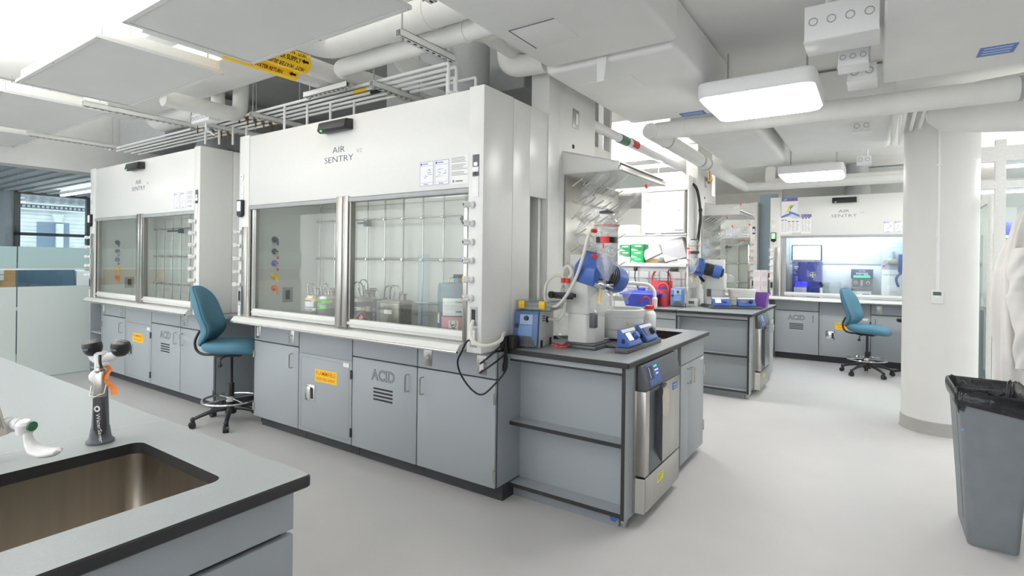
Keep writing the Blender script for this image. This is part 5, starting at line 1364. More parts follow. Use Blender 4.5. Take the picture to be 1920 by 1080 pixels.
def sleeve(par, x, z, r, y0, y1, texts):
    b = MB(); b.cyl((x,y0,z),(x,y1,z),r+.003,seg=28); b.build('yellow_sleeve', yellow, par)
    b = MB(); R_ = r+.0042
    for txt, a, flip in texts:
        a_ = math.radians(a)
        def fn(px, py, pz):
            s = -1 if flip else 1
            # letters read along the pipe; flip reads the other way round
            yy = (y1-.03-px) if flip else (y1-.375+px)
            an = a_ + (-py if flip else py)/R_
            return (x+R_*math.cos(an), yy, z+R_*math.sin(an))
        b.text(txt, (0,0,0), X, Z, .044 if r > .055 else .036, fn=fn, bold=.0008, sx=.72)
        yy = y0+.02 if not flip else y1-.02
    b.build('lettering', blk, par, fixn=False)
    b = MB()
    for txt, a, flip in texts[:1]:
        a_ = math.radians(a)+.02/R_; yb = y1-.02; pts = [(0,.008),(-.03,.008),(-.03,.016),(-.055,0),(-.03,-.016),(-.03,-.008),(0,-.008)]
        b.add([(x+R_*math.cos(a_+w/R_)*1.005, yb+u, z+R_*math.sin(a_+w/R_)) for u, w in pts], [tuple(range(7))])
    b.build('flow_arrow', blk, par)
sleeve(hs, -3.22, 2.76, .062, 1.74, 2.225, [('HOT WATER SUPPLY', -25, False), ('HOT WATER SUPPLY', -45, True), ('HOT WATER SUPPLY', 42, True)])
sleeve(hr, -3.37, 2.735, .050, 1.74, 2.245, [('HOT WATER RETURN', -52, False)])
pipe('insulated_pipe', 'white insulated pipe rising in an elbow over the gap between the left hoods', [(-4.53,1.90,2.66),(-4.53,2.50,2.66),(-4.53,2.52,3.3)], .062)
pipe('insulated_pipe', 'white upright pipe stub left of the elbow over the gap between the left hoods', [(-4.74,2.42,2.64),(-4.74,2.42,3.3)], .055)
# thin gas lines
gg = 'thin white service pipes over the hoods'
ordn = ['front', 'second', 'third', 'fourth', 'rear']
for i in range(5):
    y = 2.545+.075*i; z = 2.676
    xe = (-2.22, -2.22, -2.36, -2.36, -2.24)[i]
    p = pipe('service_pipe', f'thin white {ordn[i]} service pipe of the five over the hoods', [(-7.4,y,z),(xe,y,z),(xe,y,2.50 if i % 2 == 0 else 2.52),(xe+.08,y+.12,2.465)], .0105, white_pl, seg=10, group=gg)
    if i < 4:
        xr = -3.95+.19*i
        b = MB(); b.tube([(xr,y,z),(xr,y,2.462)], .010, 8); b.build('riser', white_pl, p)
        b = MB(); b.tube([(-5.2+.1*i,y,z),(-5.2+.1*i,y,2.5)], .010, 8); b.build('riser', white_pl, p)
    for xv in (-4.62, -5.35):
        b = MB(); b.box(xv-.02, xv+.03, y-.014, y+.014, z-.014, z+.016, bev=.004); b.cyl((xv,y,z-.012),(xv,y,z-.06),.007,seg=7); b.box(xv-.035,xv+.035,y-.005,y+.005,z+.014,z+.02); b.build('shutoff_valve', brass, p)
    if i in (1,2,3):
        b = MB(); xx = -3.30+.1*i; b.cyl((xx,y,z),(xx+.14,y,z),.0125,seg=10); b.build('pipe_label', [yellow, blk, greenc][i-1], p)
    if i == 4:
        b = MB(); b.cyl((-2.95,y,z),(-2.85,y,z),.0125,seg=10); b.build('pipe_label', greenc, p)
# conduit box, deck fittings
jb = thing('junction_box', 'white conduit box with knockouts over the gap between hoods', 'electrical box', (-4.95, 2.30, 2.60))
b = MB(); b.box(0,.30,0,.09,0,.075,bev=.003); b.build('box', white_pl, jb)
for k in range(6):
    b = MB(); b.lathe([(.014,0),(.018,0),(.018,.002),(.014,.002)], (.03+.048*k,0,.04), 12, axis=(0,-1,0)); b.build('knockout', galv, jb)
b = MB(); b.tube([(.1,.04,.075),(.1,.04,.82)],.012,8); b.tube([(.18,.04,.0),(.18,.04,-.06),(.2,.1,-.1)],.009,8); b.build('conduit', white_pl, jb)
# sheet metal ducts
def duct(label, x0, x1, y0, y1, z0, z1, m=duct_w, bev=.02, seams=()):
    d = thing('air_duct', label, 'duct', ((x0+x1)/2,(y0+y1)/2,z0)); w, l, h = (x1-x0)/2, (y1-y0)/2, z1-z0
    b = MB(); b.box(-w,w,-l,l,0,h,bev=bev,seg=3); b.build('sheet_metal', m, d)
    for s in seams:
        b = MB(); b.box(-w-.004,w+.004,-l+s,-l+s+.03,-.004,h,bev=.003); b.build('seam', m, d)
    return d
d1 = duct('long white duct at top centre ending above the service column', -1.715, -.90, -1.0, 2.905, 2.65, 2.94, bev=.03)
b = MB(); b.box(-.29,-.02,1.35,1.62,-.004,.002,bev=.001); b.build('access_hatch', duct_w, d1)
b = MB(); b.tube([(-.29,1.35,-.004),(-.02,1.35,-.004)],.003,6); b.tube([(-.29,1.62,-.004),(-.29,1.35,-.004)],.003,6); b.build('hatch_frame', greyp, d1)
d2 = duct('white duct with blue sticker behind the first duct above the service column', -1.76, -.93, 2.945, 4.41, 2.635, 2.94, bev=.03)
b = MB(); b.box(.03,.22,.60,.71,-.0015,.0); 
for k in range(2): b.box(.05,.2,.63+.035*k,.645+.035*k,-.0022,-.001,1)
b.build('blue_sticker', [blues, lblue], d2)
b = MB(); b.box(-.3,.05,-.45,-.2,-.004,.002); b.build('access_hatch', duct_w, d2)
hb = thing('hanger_strap', 'white vertical strap hanging between the two duct sections', 'strap', (-1.36, 2.93, 2.52)); b = MB(); b.prism([(-.03,0,.0),(.012,0,.0),(.03,0,.14),(-.035,0,.16)], (0,.012,0)); b.build('strap', duct_w, hb)
d3 = duct('wide white duct with blue sticker at top right of the photo', .02, 2.6, 1.5, 4.31, 2.65, 2.94, bev=.015)
b = MB(); b.box(-.85,-.69,.98,1.14,-.0015,0)
for k in range(3): b.box(-.83,-.71,1.0+.045*k,1.018+.045*k,-.0022,-.001,1)
b.build('blue_sticker', [blues, lblue], d3)
b = MB(); b.box(-.6,.6,-.6,-.1,-.05,.0,bev=.01); b.build('lower_flange', galv, d3)
d4 = duct('white duct with swollen seam behind the ceiling lamp', -1.55, -.9, 4.75, 7.3, 2.66, 2.94, bev=.04)
d5 = duct('white duct over the aisle near the second ceiling lamp', -.82, .1, 4.75, 7.0, 2.70, 2.94, bev=.05)
duct('white duct beyond the left ceiling panels', -6.3, -3.75, 1.95, 2.36, 2.82, 3.07, bev=.01)
duct('grey exhaust duct above the back of the central hood', -3.6, -2.15, 3.3, 4.2, 2.72, 3.2, galv, bev=.01)
duct('grey square exhaust duct over the far left hood', -7.7, -6.5, 2.75, 3.9, 2.75, 3.35, galv, bev=.01)
fx = thing('exhaust_riser', 'tapering grey exhaust riser on top of the central hood', 'duct', (-2.40, 2.98, 2.461)); b = MB(); b.lathe([(.17,0),(.17,.12),(.14,.2),(.14,.485)], seg=28); b.build('sheet_metal', galv, fx)
duct('added grey box imitating the dark gap over the hood by the column', -1.3, 1.0, 9.85, 10.2, 2.47, 2.94, deck)  # box added so the gap above this hood reads dark
fx3 = dup(fx, (-.25, 9.5, 2.461), label='tapering grey exhaust riser on top of the hood by the column')
fx2 = dup(fx, (-6.0, 3.0, 2.461), label='tapering grey exhaust riser on top of the far left hood')
cyl_d = thing('round_duct', 'fat white round duct behind the left ceiling panels', 'duct', (0,0,0)); b = MB(); b.tube([(-6.2,2.58,2.9),(-5.2,2.58,2.9)],.15,24); b.build('sheet_metal', duct_w, cyl_d)
# piping at right
pipe('insulated_pipe', 'long white horizontal pipe behind the ceiling lamp toward the column', [(-1.60,4.58,2.59),(.95,4.66,2.59)], .075, bands=(((-1.35,4.585,2.59),(1,.03,0),.02,pipe_w,'joint_ring'),((.75,4.655,2.59),(1,.03,0),.02,galv,'joint_ring')))
pipe('insulated_pipe', 'white pipe running back from the corner tee over the far bench', [(-1.63,4.5,2.585),(-1.63,8.5,2.585)], .068, bands=(((-1.63,4.95,2.585),(0,1,0),.02,galv,'joint_ring'),((-1.63,6.1,2.585),(0,1,0),.05,galv,'joint_ring'),((-1.63,6.35,2.585),(0,1,0),.05,galv,'joint_ring')))
pipe('insulated_pipe', 'white horizontal pipe over the hood by the column', [(-1.63,8.55,2.58),(.9,8.6,2.58)], .06)
pipe('labelled_pipe', 'slim white pipe with red and green stickers leaving the service column', [(-1.92,3.75,2.56),(-1.92,6.2,2.56)], .04, white_pl, bands=(((-1.92,4.6,2.56),(0,1,0),.18,greenc,'pipe_sticker'),((-1.92,4.85,2.565),(0,1,0),.15,redi,'pipe_sticker')))
pipe('insulated_pipe', 'white pipe elbow behind the second ceiling lamp', [(-1.35,9.0,2.9),(-1.35,8.9,2.66),(.4,8.9,2.66)], .07)
vp = thing('shutoff_wheel', 'dark brass wheel valve hanging under the far pipe', 'valve', (-1.62, 6.45, 2.42)); b = MB(); b.lathe([(.02,-.01),(.035,-.012),(.035,.012),(.02,.01)], seg=14, axis=(0,-1,.2)); b.cyl((0,0,0),(0,0,.12),.012,seg=8); b.ball((0,0,-.03),.02); b.build('wheel', brass, vp)
# oval duct end near the column
od = thing('round_duct', 'bulging white duct passing in front of the column top', 'duct', (.72, 5.35, 2.66)); b = MB(); b.lathe([(0,-.42),(.08,-.40),(.15,-.32),(.19,-.1),(.215,.2),(.24,.4),(.25,.6),(.25,1.4),(0,1.4)], seg=28, axis=(1,.03,0)); b.build('sheet_metal', duct_w, od)
# electrical boxes in the gap between ducts
ge_ = 'white electrical boxes on the ceiling at upper right'
def ebox(label, x, y, z, w, d, h, n, rz=0):
    e = thing('electrical_box', label, 'electrical box', (x,y,z), rz, ge_); b = MB(); b.box(0,w,0,d,.004,h,bev=.003); b.build('box', white_pl, e)
    b = MB(); b.box(-.003,w+.003,-.004,d+.004,0,.006,bev=.002); b.build('cover', white, e)
    for k in range(n):
        b = MB(); t = (k+.5)/n*w; rr_ = min(.022, w/n*.32); b.lathe([(rr_*.78,0),(rr_,0),(rr_,.002),(rr_*.78,.002)], (t,-.0005,h*.55), 14, axis=(0,-1,0)); b.build('knockout', galv, e)
    for k in range(2): 
        b = MB(); t = w*(.3+.4*k); b.cyl((t,d/2,h),(t,d/2,2.95-z),.012,seg=8); b.build('conduit', white_pl, e)
ebox('largest white electrical box at upper right with four knockouts', -.33, 3.22, 2.62, .33, .22, .19, 4)
ebox('middle white electrical box hanging below the largest one', -.20, 3.66, 2.60, .15, .14, .10, 3)
ebox('small white electrical box next to the duct edge over the ceiling lamp', -.165, 3.98, 2.60, .155, .22, .10, 2)
ebox('small white electrical box on conduits left of the column top', -.19, 5.6, 2.62, .14, .14, .09, 2)
ebox('tiny white electrical box above the second ceiling lamp', -.2, 7.3, 2.60, .14, .12, .09, 2)
for i in range(4): pipe('conduit', f'slim white conduit, {["first","second","third","fourth"][i]} from left beside the column top', [(.12+.06*i,6.6,2.95),(.12+.06*i,6.6,2.66),(.12+.06*i,4.75,2.66)], .014, white_pl, seg=8, group='slim conduits left of the column top')
# ceiling lamps
lamp_m = mat('lamp_diffuser', 'FFFFFF', .4, noise=0, emit=16., ecol='FFFDF8')
def ceil_lamp(label, x, y, z=2.50):
    l = thing('ceiling_lamp', label, 'lamp', (x,y,z), 0, 'rounded square ceiling lamps')
    def rr(w, d, r, n=6):
        out = []
        for cx, cy, a in ((w-r,-(d-r),-90),(w-r,d-r,0),(-(w-r),d-r,90),(-(w-r),-(d-r),180)):
            for k in range(n+1): t = math.radians(a+90*k/n); out.append((cx+r*math.cos(t), cy+r*math.sin(t)))
        return out
    def loft(b, secs, cap0=True, cap1=True):
        rs = [[b.bm.verts.new((p[0],p[1],z_)) for p in rr(w,d,r)] for w,d,r,z_ in secs]
        for a, c in zip(rs, rs[1:]):
            for i in range(len(a)): j = (i+1) % len(a); b.bm.faces.new((a[i],a[j],c[j],c[i]))
        if cap0: b.bm.faces.new(rs[0][::-1])
        if cap1: b.bm.faces.new(rs[-1])
    b = MB(); loft(b, [(.335,.325,.06,.022),(.342,.332,.06,.035),(.342,.332,.06,.11),(.335,.325,.055,.118)]); b.build('housing', white_pl, l)
    b = MB(); loft(b, [(.29,.28,.05,-.004),(.322,.312,.06,.006),(.328,.318,.06,.022)]); b.build('diffuser', lamp_m, l)
    b = MB(); b.box(-.24,.24,-.22,.22,.118,.145); b.build('mounting_plate', white_pl, l)
    for sx in (-.25,.25):
        b = MB(); b.cyl((sx,.15,.118),(sx,.15,.46),.006,seg=6); b.build('hanger_rod', galv, l)
    return l
L1 = ceil_lamp('large lit rounded ceiling lamp at upper right', -.645, 3.90)
L2 = dup(L1, (-.66, 7.45, 2.50), label='smaller looking lit ceiling lamp farther back over the aisle')
L3 = dup(L1, (1.6, -3.6, 2.50), label='lit rounded ceiling lamp out of view over the aisle behind the camera')
L4 = dup(L1, (-.645, -3.0, 2.50), label='lit rounded ceiling lamp at the back of the room out of view')
# linear lights
lin_m = mat('tube_light', 'FFFFFF', .4, noise=0, emit=5., ecol='FFFDF8')
up_m = mat('uplight_tube', 'FFFFFF', .4, noise=0, emit=65., ecol='FFFDF8')
lin_b = mat('bright_tube_light', 'FFFFFF', .4, noise=0, emit=45., ecol='FFFDF8')
lin_x = mat('brightest_tube_light', 'FFFFFF', .4, noise=0, emit=120., ecol='FFFDF8')
lin_fill = mat('added_fill_tube', 'FFFFFF', .4, noise=0, emit=22., ecol='FFFDF8')
def linear(label, x0, x1, y, z, grp='linear pendant lights', w=.10, dm=None, hz=None):
    l = thing('linear_light', label, 'lamp', ((x0+x1)/2, y, z), 0, grp); h = (x1-x0)/2
    b = MB(); b.box(-h,h,-w/2,w/2,.012,.07,bev=.004); b.build('housing', white_pl, l)
    b = MB(); b.box(-h+.01,h-.01,-w/2+.008,w/2-.008,-.004,.014,bev=.004); b.build('diffuser', dm or lin_m, l)
    b = MB(); b.box(-h+.02,h-.02,-w/2+.012,w/2-.012,.068,.076); b.build('uplight_diffuser', up_m, l)
    for sx in (-h*.7, h*.7):
        b = MB(); b.cyl((sx,0,.07),(sx,0,(hz or (3.42 if x1 < -1.5 and y < 5.2 else 2.95))-z),.003,seg=6); b.build('cable', galv, l)
    return l
linear('bright linear light along the top left corner of the photo', -6.9, -1.9, .86, 2.60, w=.14)
linear('linear light parallel to the left aisle out of view', -6.9, -1.9, -.8, 2.60, w=.14)
linear('linear light farthest out of view on the left', -6.9, -1.9, -2.5, 2.60, w=.14)
linear('linear light over the aisle between the near and far benches', -4.6, -1.9, 5.75, 2.50, w=.14, dm=lin_b)
linear('linear light above the far shelf unit behind the second bench', -4.4, -2.1, 7.1, 2.56, w=.14, dm=lin_b)
linear('slim linear light in the meeting room behind the left glass', -10.7, -8.5, 3.05, 2.38, w=.07, dm=lin_b, hz=2.47)
linear('added unseen slim light brightening the frosted glass from the meeting room', -10.9, -8.7, -.6, 2.36, w=.07, dm=lin_x, hz=2.47)  # extra lamp added out of view to light the frosted film
linear('linear light in the bright room right of the column', 1.0, 3.6, 7.3, 2.46, w=.12, dm=lin_x)
linear('second linear light in the bright room right of the column', 1.0, 3.6, 9.8, 2.46, w=.12, dm=lin_b)
linear('added unseen linear light brightening the glazed screen and far hood from the right', 1.3, 3.8, 5.5, 2.46, w=.12, dm=lin_fill)  # added pendant; brightens screen frames, column side and far hood
# slim working light inside the hood by the column
hl = thing('hood_lamp', 'bluish work light under the roof of the hood by the column', 'lamp', (-.42, 9.30, 2.02)); b = MB(); b.box(-.6,.6,-.05,.05,.0,.05); b.build('tube', mat('cool_tube','FFFFFF',.4,noise=0,emit=26.,ecol='C4DEFF'), hl)
# ------------------------------------------------------------------ foreground island with sink
b = MB(); top_with_hole(b, -4.6, -1.155, -.9, .832, .884, .914, (-1.76, -1.30, -.30, .69)); tag(b.build('countertop', [epoxy_l, black_e]), 'pale grey island top with black edge at lower left', 'countertop')
b = MB(); b.box(-1.935, -1.931, -.9, .83, .9135, .9143); tg_ = b.build('joint_line', mat('joint_filler','C2C7C9',.4)); tg_.parent = [o for o in bpy.data.objects if o.get('label','').startswith('pale grey island top')][0]
isl = thing('island_cabinet', 'blue grey island cabinet under the pale top at lower left', 'cabinet', (-1.18, .80, 0))
b = MB(); b.box(-3.3, -.025, -1.65, -.022, .10, .55, 0); b.box(-.10, -.025, -1.65, -.022, .55, .884, 0); b.box(-3.3, -.64, -1.65, -.022, .55, .884, 0); b.box(-3.3, -.025, -.07, -.022, .55, .884, 0); b.box(-3.3, -.025, -1.65, -1.18, .55, .884, 0); b.box(-3.3, -.06, -1.6, -.05, 0, .10, 1); b.box(-.025, -.021, -1.65, -.022, .1, .884, 1); b.build('carcass', [lam, black_e], isl)
b = MB(); b.box(-3.3, -.03, -.021, 0, .10, .884); b.build('back_panel', lam, isl)
for k in range(3):
    b = MB(); b.box(-.021, 0, -.55*(k+1)+.002, -.55*k-.002, .785, .882, bev=.001); b.build('drawer_front', lam, isl)
    b = MB(); b.box(-.021, 0, -.55*(k+1)+.002, -.55*k-.002, .105, .772, bev=.001); d = b.build('door', lam, isl)
    b = MB(); b.tube([(0,-.55*k-.48,.60),(.035,-.55*k-.48,.60),(.035,-.55*k-.48,.70),(0,-.55*k-.48,.70)], .005, 8); b.build('handle', steel_h, d)
# undermount basin
sb = thing('sink_basin', 'deep brushed steel undermount sink in the pale island top', 'sink', (-1.53, .195, .884))
b = MB()
def rr2(x0, x1, y0, y1, r, n=6):
    out = []
    for cx, cy, a in ((x1-r,y0+r,-90),(x1-r,y1-r,0),(x0+r,y1-r,90),(x0+r,y0+r,180)):
        for k in range(n+1): t = math.radians(a+90*k/n); out.append((cx+r*math.cos(t), cy+r*math.sin(t)))
    return out
secs = [(.25,.515,.05,-.001),(.233,.498,.04,-.001),(.233,.498,.04,-.02),(.228,.493,.04,-.21),(.20,.465,.05,-.245),(.05,.05,.045,-.252)]
rings = [[b.bm.verts.new((p[0], p[1], z)) for p in rr2(-w, w, -d, d, r)] for w, d, r, z in secs]
for a, c in zip(rings, rings[1:]):
    for i in range(len(a)): j = (i+1) % len(a); b.bm.faces.new((a[i], a[j], c[j], c[i]))
b.bm.faces.new(rings[-1])
b.build('bowl', sinkm, sb, sharp=1.2)
b = MB(); b.lathe([(.02,-.25),(.055,-.249),(.055,-.246),(.03,-.247)], seg=20); b.build('drain', chrome, sb)

RZ = .5955
dh = thing('drench_hose', 'deck mounted twin head eyewash hose with black handle beside the sink', 'eyewash', (-1.838, .622, .9145), RZ)
b = MB(); b.lathe([(0,0),(.034,0),(.034,.006),(.028,.012),(.026,.018),(.0225,.045),(.021,.046),(.0165,.165),(0,.165)], (-.004,0,0), 28); b.build('deck_column', greyp, dh)
b = MB(); b.lathe([(0,.160),(.013,.160),(.013,.205),(.016,.21),(.016,.235),(.012,.245)], (-.004,0,0), 18); b.ball((-.018,.006,.187),.021); b.cyl((-.03,.004,.187),(-.008,.0,.187),.015,seg=12)
b.tube([(-.033,0,.268),(-.024,0,.242),(-.004,0,.238),(.012,0,.243),(.035,0,.250),(.05,0,.27)], [.012,.012,.014,.013,.012,.012], 12, smooth=4); b.lathe([(.018,.235),(.018,.255),(.012,.26),(0,.26)], (-.004,0,0), 16)
b.build('yoke_body', white_pl, dh)
for x, tl in ((-.025,-.12), (.051,.10)):
    b = MB(); ax = V((tl,-.12,1)).normalized()
    b.lathe([(0,0),(.013,0),(.019,.006),(.0235,.016),(.0245,.028),(.0225,.037),(.016,.041),(0,.0425)], (x,0,.250), 26, axis=ax); hdx = b.build('spray_head', blackp, dh)
    b = MB(); R = Z.rotation_difference(ax).to_matrix().to_4x4(); b.T = M.Translation(V((x,0,.250))) @ R
    b.text('WaterSaver', (-.010,-.003,.0432), X, Y, .0060, ext=.0002); b.lathe([(.0015,.043),(.0028,.043),(.0028,.0434),(.0015,.0434)], (-.0125,-.001,0), 12)
    b.text('PUSH', (0,0,0), X, Z, .0075, ext=.0003, align='CENTER', fn=lambda px, py, pz: (.0252*math.cos(-PI/2-.15+px/.0252), .0252*math.sin(-PI/2-.15+px/.0252), .019+py)); b.build('lettering', paper, hdx)
b = MB(); b.box(.004,.029,-.042,-.018,.135,.212,bev=.005); b.box(.010,.023,-.044,-.02,.205,.222,bev=.004); b.tube([(-.015,-.02,.165),(.0,-.045,.142),(.018,-.05,.142),(.036,-.04,.150),(.036,-.03,.18)], .002, 6); b.build('steel_clip', steel, dh)
b = MB(); b.prism([(.005,-.03,.138),(.032,-.03,.138),(.041,-.03,.05),(.040,-.03,.037),(.034,-.03,.029),(.022,-.03,.029),(.014,-.03,.037),(.012,-.03,.05)], (0,-.016,0), bev=.005); hl_ = b.build('lever_handle', blackp, dh)
b = MB(); b.lathe([(.0045,0),(.0085,0),(.0085,.0008),(.0045,.0008)], (.0215,-.0463,.108), 18, axis=(0,-1,0)); b.text('WaterSaver', (.018,-.0464,.094), V((.14,0,-1)), V((1,0,.14)), .0165, ext=.0003); b.build('lettering', paper, hl_)
b = MB(); b.lathe([(.008,-.001),(.011,0),(.008,.001)], (.024,-.02,.222), 14, axis=(.2,-1,.1)); b.build('pull_ring', white_pl, dh)
b = MB(); b.tube([(.015,-.03,.255),(.020,-.036,.235),(.024,-.034,.22)], .004, 6, smooth=3); b.build('hose_pin', blackp, dh)
rb = thing('ribbon', 'orange ribbon tied to the eyewash hose', 'ribbon', (-1.838, .622, .9145), RZ)
b = MB(); w = .009
pts = [(.030,-.028,.225),(.040,-.025,.212),(.034,-.03,.198),(.036,-.03,.185),(.048,-.034,.172),(.058,-.035,.160),(.060,-.034,.145)]
def rib(u, v):
    f = u*(len(pts)-1); i = min(int(f), len(pts)-2); t = f-i; k = 3*t*t-2*t**3
    p = V(pts[i])*(1-k)+V(pts[i+1])*k; wd = .006+.006*u
    return p + V((wd*(v-.5)*2, .004*math.sin(u*9+v*1.5), .005*(v-.5)*math.cos(u*7)))
b.grid(rib, 40, 4)
b.build('strip', orange_r, rb)

fc = thing('lab_faucet', 'white lab faucet with wing lever cut off by the left edge', 'faucet', (-1.894, .381, .9145), RZ)
b = MB(); b.lathe([(0,0),(.030,0),(.030,.006),(.025,.012),(.024,.075),(.026,.085),(.022,.115),(.014,.125),(.013,.22),(.029,.228),(.031,.262),(.029,.265),(.029,.31),(.026,.315),(.026,.372),(.022,.385),(.031,.392),(.033,.402),(.028,.405),(0,.405)], (0,0,0), 28)
b.tube([(0,0,.39),(0,0,.55),(-.02,-.05,.63),(-.04,-.14,.62),(-.05,-.19,.53)], .014, 12, smooth=5); b.build('column', white_pl, fc)
b = MB(); b.lathe([(.016,0),(.016,.05),(.021,.052),(.021,.066),(.017,.068),(.017,.085),(0,.085)], (.015,0,.095), 20, axis=(1,-.2,.1)); b.cyl((.09,-.012,.105),(.118,-.02,.107),.014,seg=16); b.lathe([(0,0),(.018,.0),(.018,.025),(.012,.032),(0,.033)], (.134,-.024,.088), 18, axis=(.1,-.2,1)); b.build('valve_body', white_pl, fc)
b = MB(); b.lathe([(0,0),(.012,0),(.012,.006),(0,.006)], (.152,-.027,.105), 14, axis=(1,-.2,0)); b.build('index_cap', greenc, fc)
b = MB()
path = [(.140,-.026,.10),(.146,-.030,.085),(.156,-.036,.066),(.174,-.042,.052),(.206,-.046,.046),(.246,-.05,.050)]; ws = [.012,.011,.014,.020,.024,.017]
def wing(u, v):
    i = min(int(u*5), 4); t = u*5-i
    p = V(path[i])*(1-t)+V(path[i+1])*t; w = ws[i]*(1-t)+ws[i+1]*t
    a = 2*PI*v; tp = math.sqrt(max(0, 1-((u-.9)/.1)**2)) if u > .9 else 1
    return p+V((0,1,0))*w*math.cos(a)*tp+V((.25,.3,1))*.010*math.sin(a)*max(tp,.2)
b.grid(wing, 24, 16); b.build('wing_lever', white_pl, fc)
tg = thing('inspection_tag', 'grey card inspection tag hanging on the white faucet at left', 'tag', (-1.856, .407, .9245), RZ)
b = MB(); b.prism([(-.03,-.036,.145),(.02,-.036,.165),(.034,-.036,.150),(.058,-.036,.078),(-.01,-.036,.052),(-.06,-.036,.06)], (0,-.0012,0)); b.build('card', tagm, tg)
b = MB(); b.lathe([(.0045,0),(.009,0),(.009,.0006),(.0045,.0006)], (.012,-.0375,.146), 16, axis=(0,-1,0)); b.build('eyelet', card, tg)
b = MB(); xd, yd = V((.32,0,-.94)), V((.94,0,.32))
for k, L_ in enumerate((.055,.05,.052,.03)): o = V((.028-.004*k,-.0374,.142-.0015*k)); b.prism([o, o+xd*L_, o+xd*L_+yd*.0012, o+yd*.0012], (0,-.0004,0))
b.text('WaterSaver', (.008,-.0374,.118), xd, yd, .010, ext=.0003)
for k in range(3): o = V((-.002-.011*k,-.0374,.115-.004*k)); b.prism([o, o+xd*.04, o+xd*.04+yd*.0006, o+yd*.0006], (0,-.0004,0))
b.lathe([(.003,0),(.0055,0),(.0055,.0004),(.003,.0004)], (.006,-.0374,.128), 14, axis=(0,-1,0)); b.build('print', ink, tg)
b = MB(); b.tube([(.012,-.037,.146),(.004,-.04,.158),(-.006,-.035,.165),(-.012,-.02,.17)], .0018, 6, smooth=4); b.build('string', blk, tg)

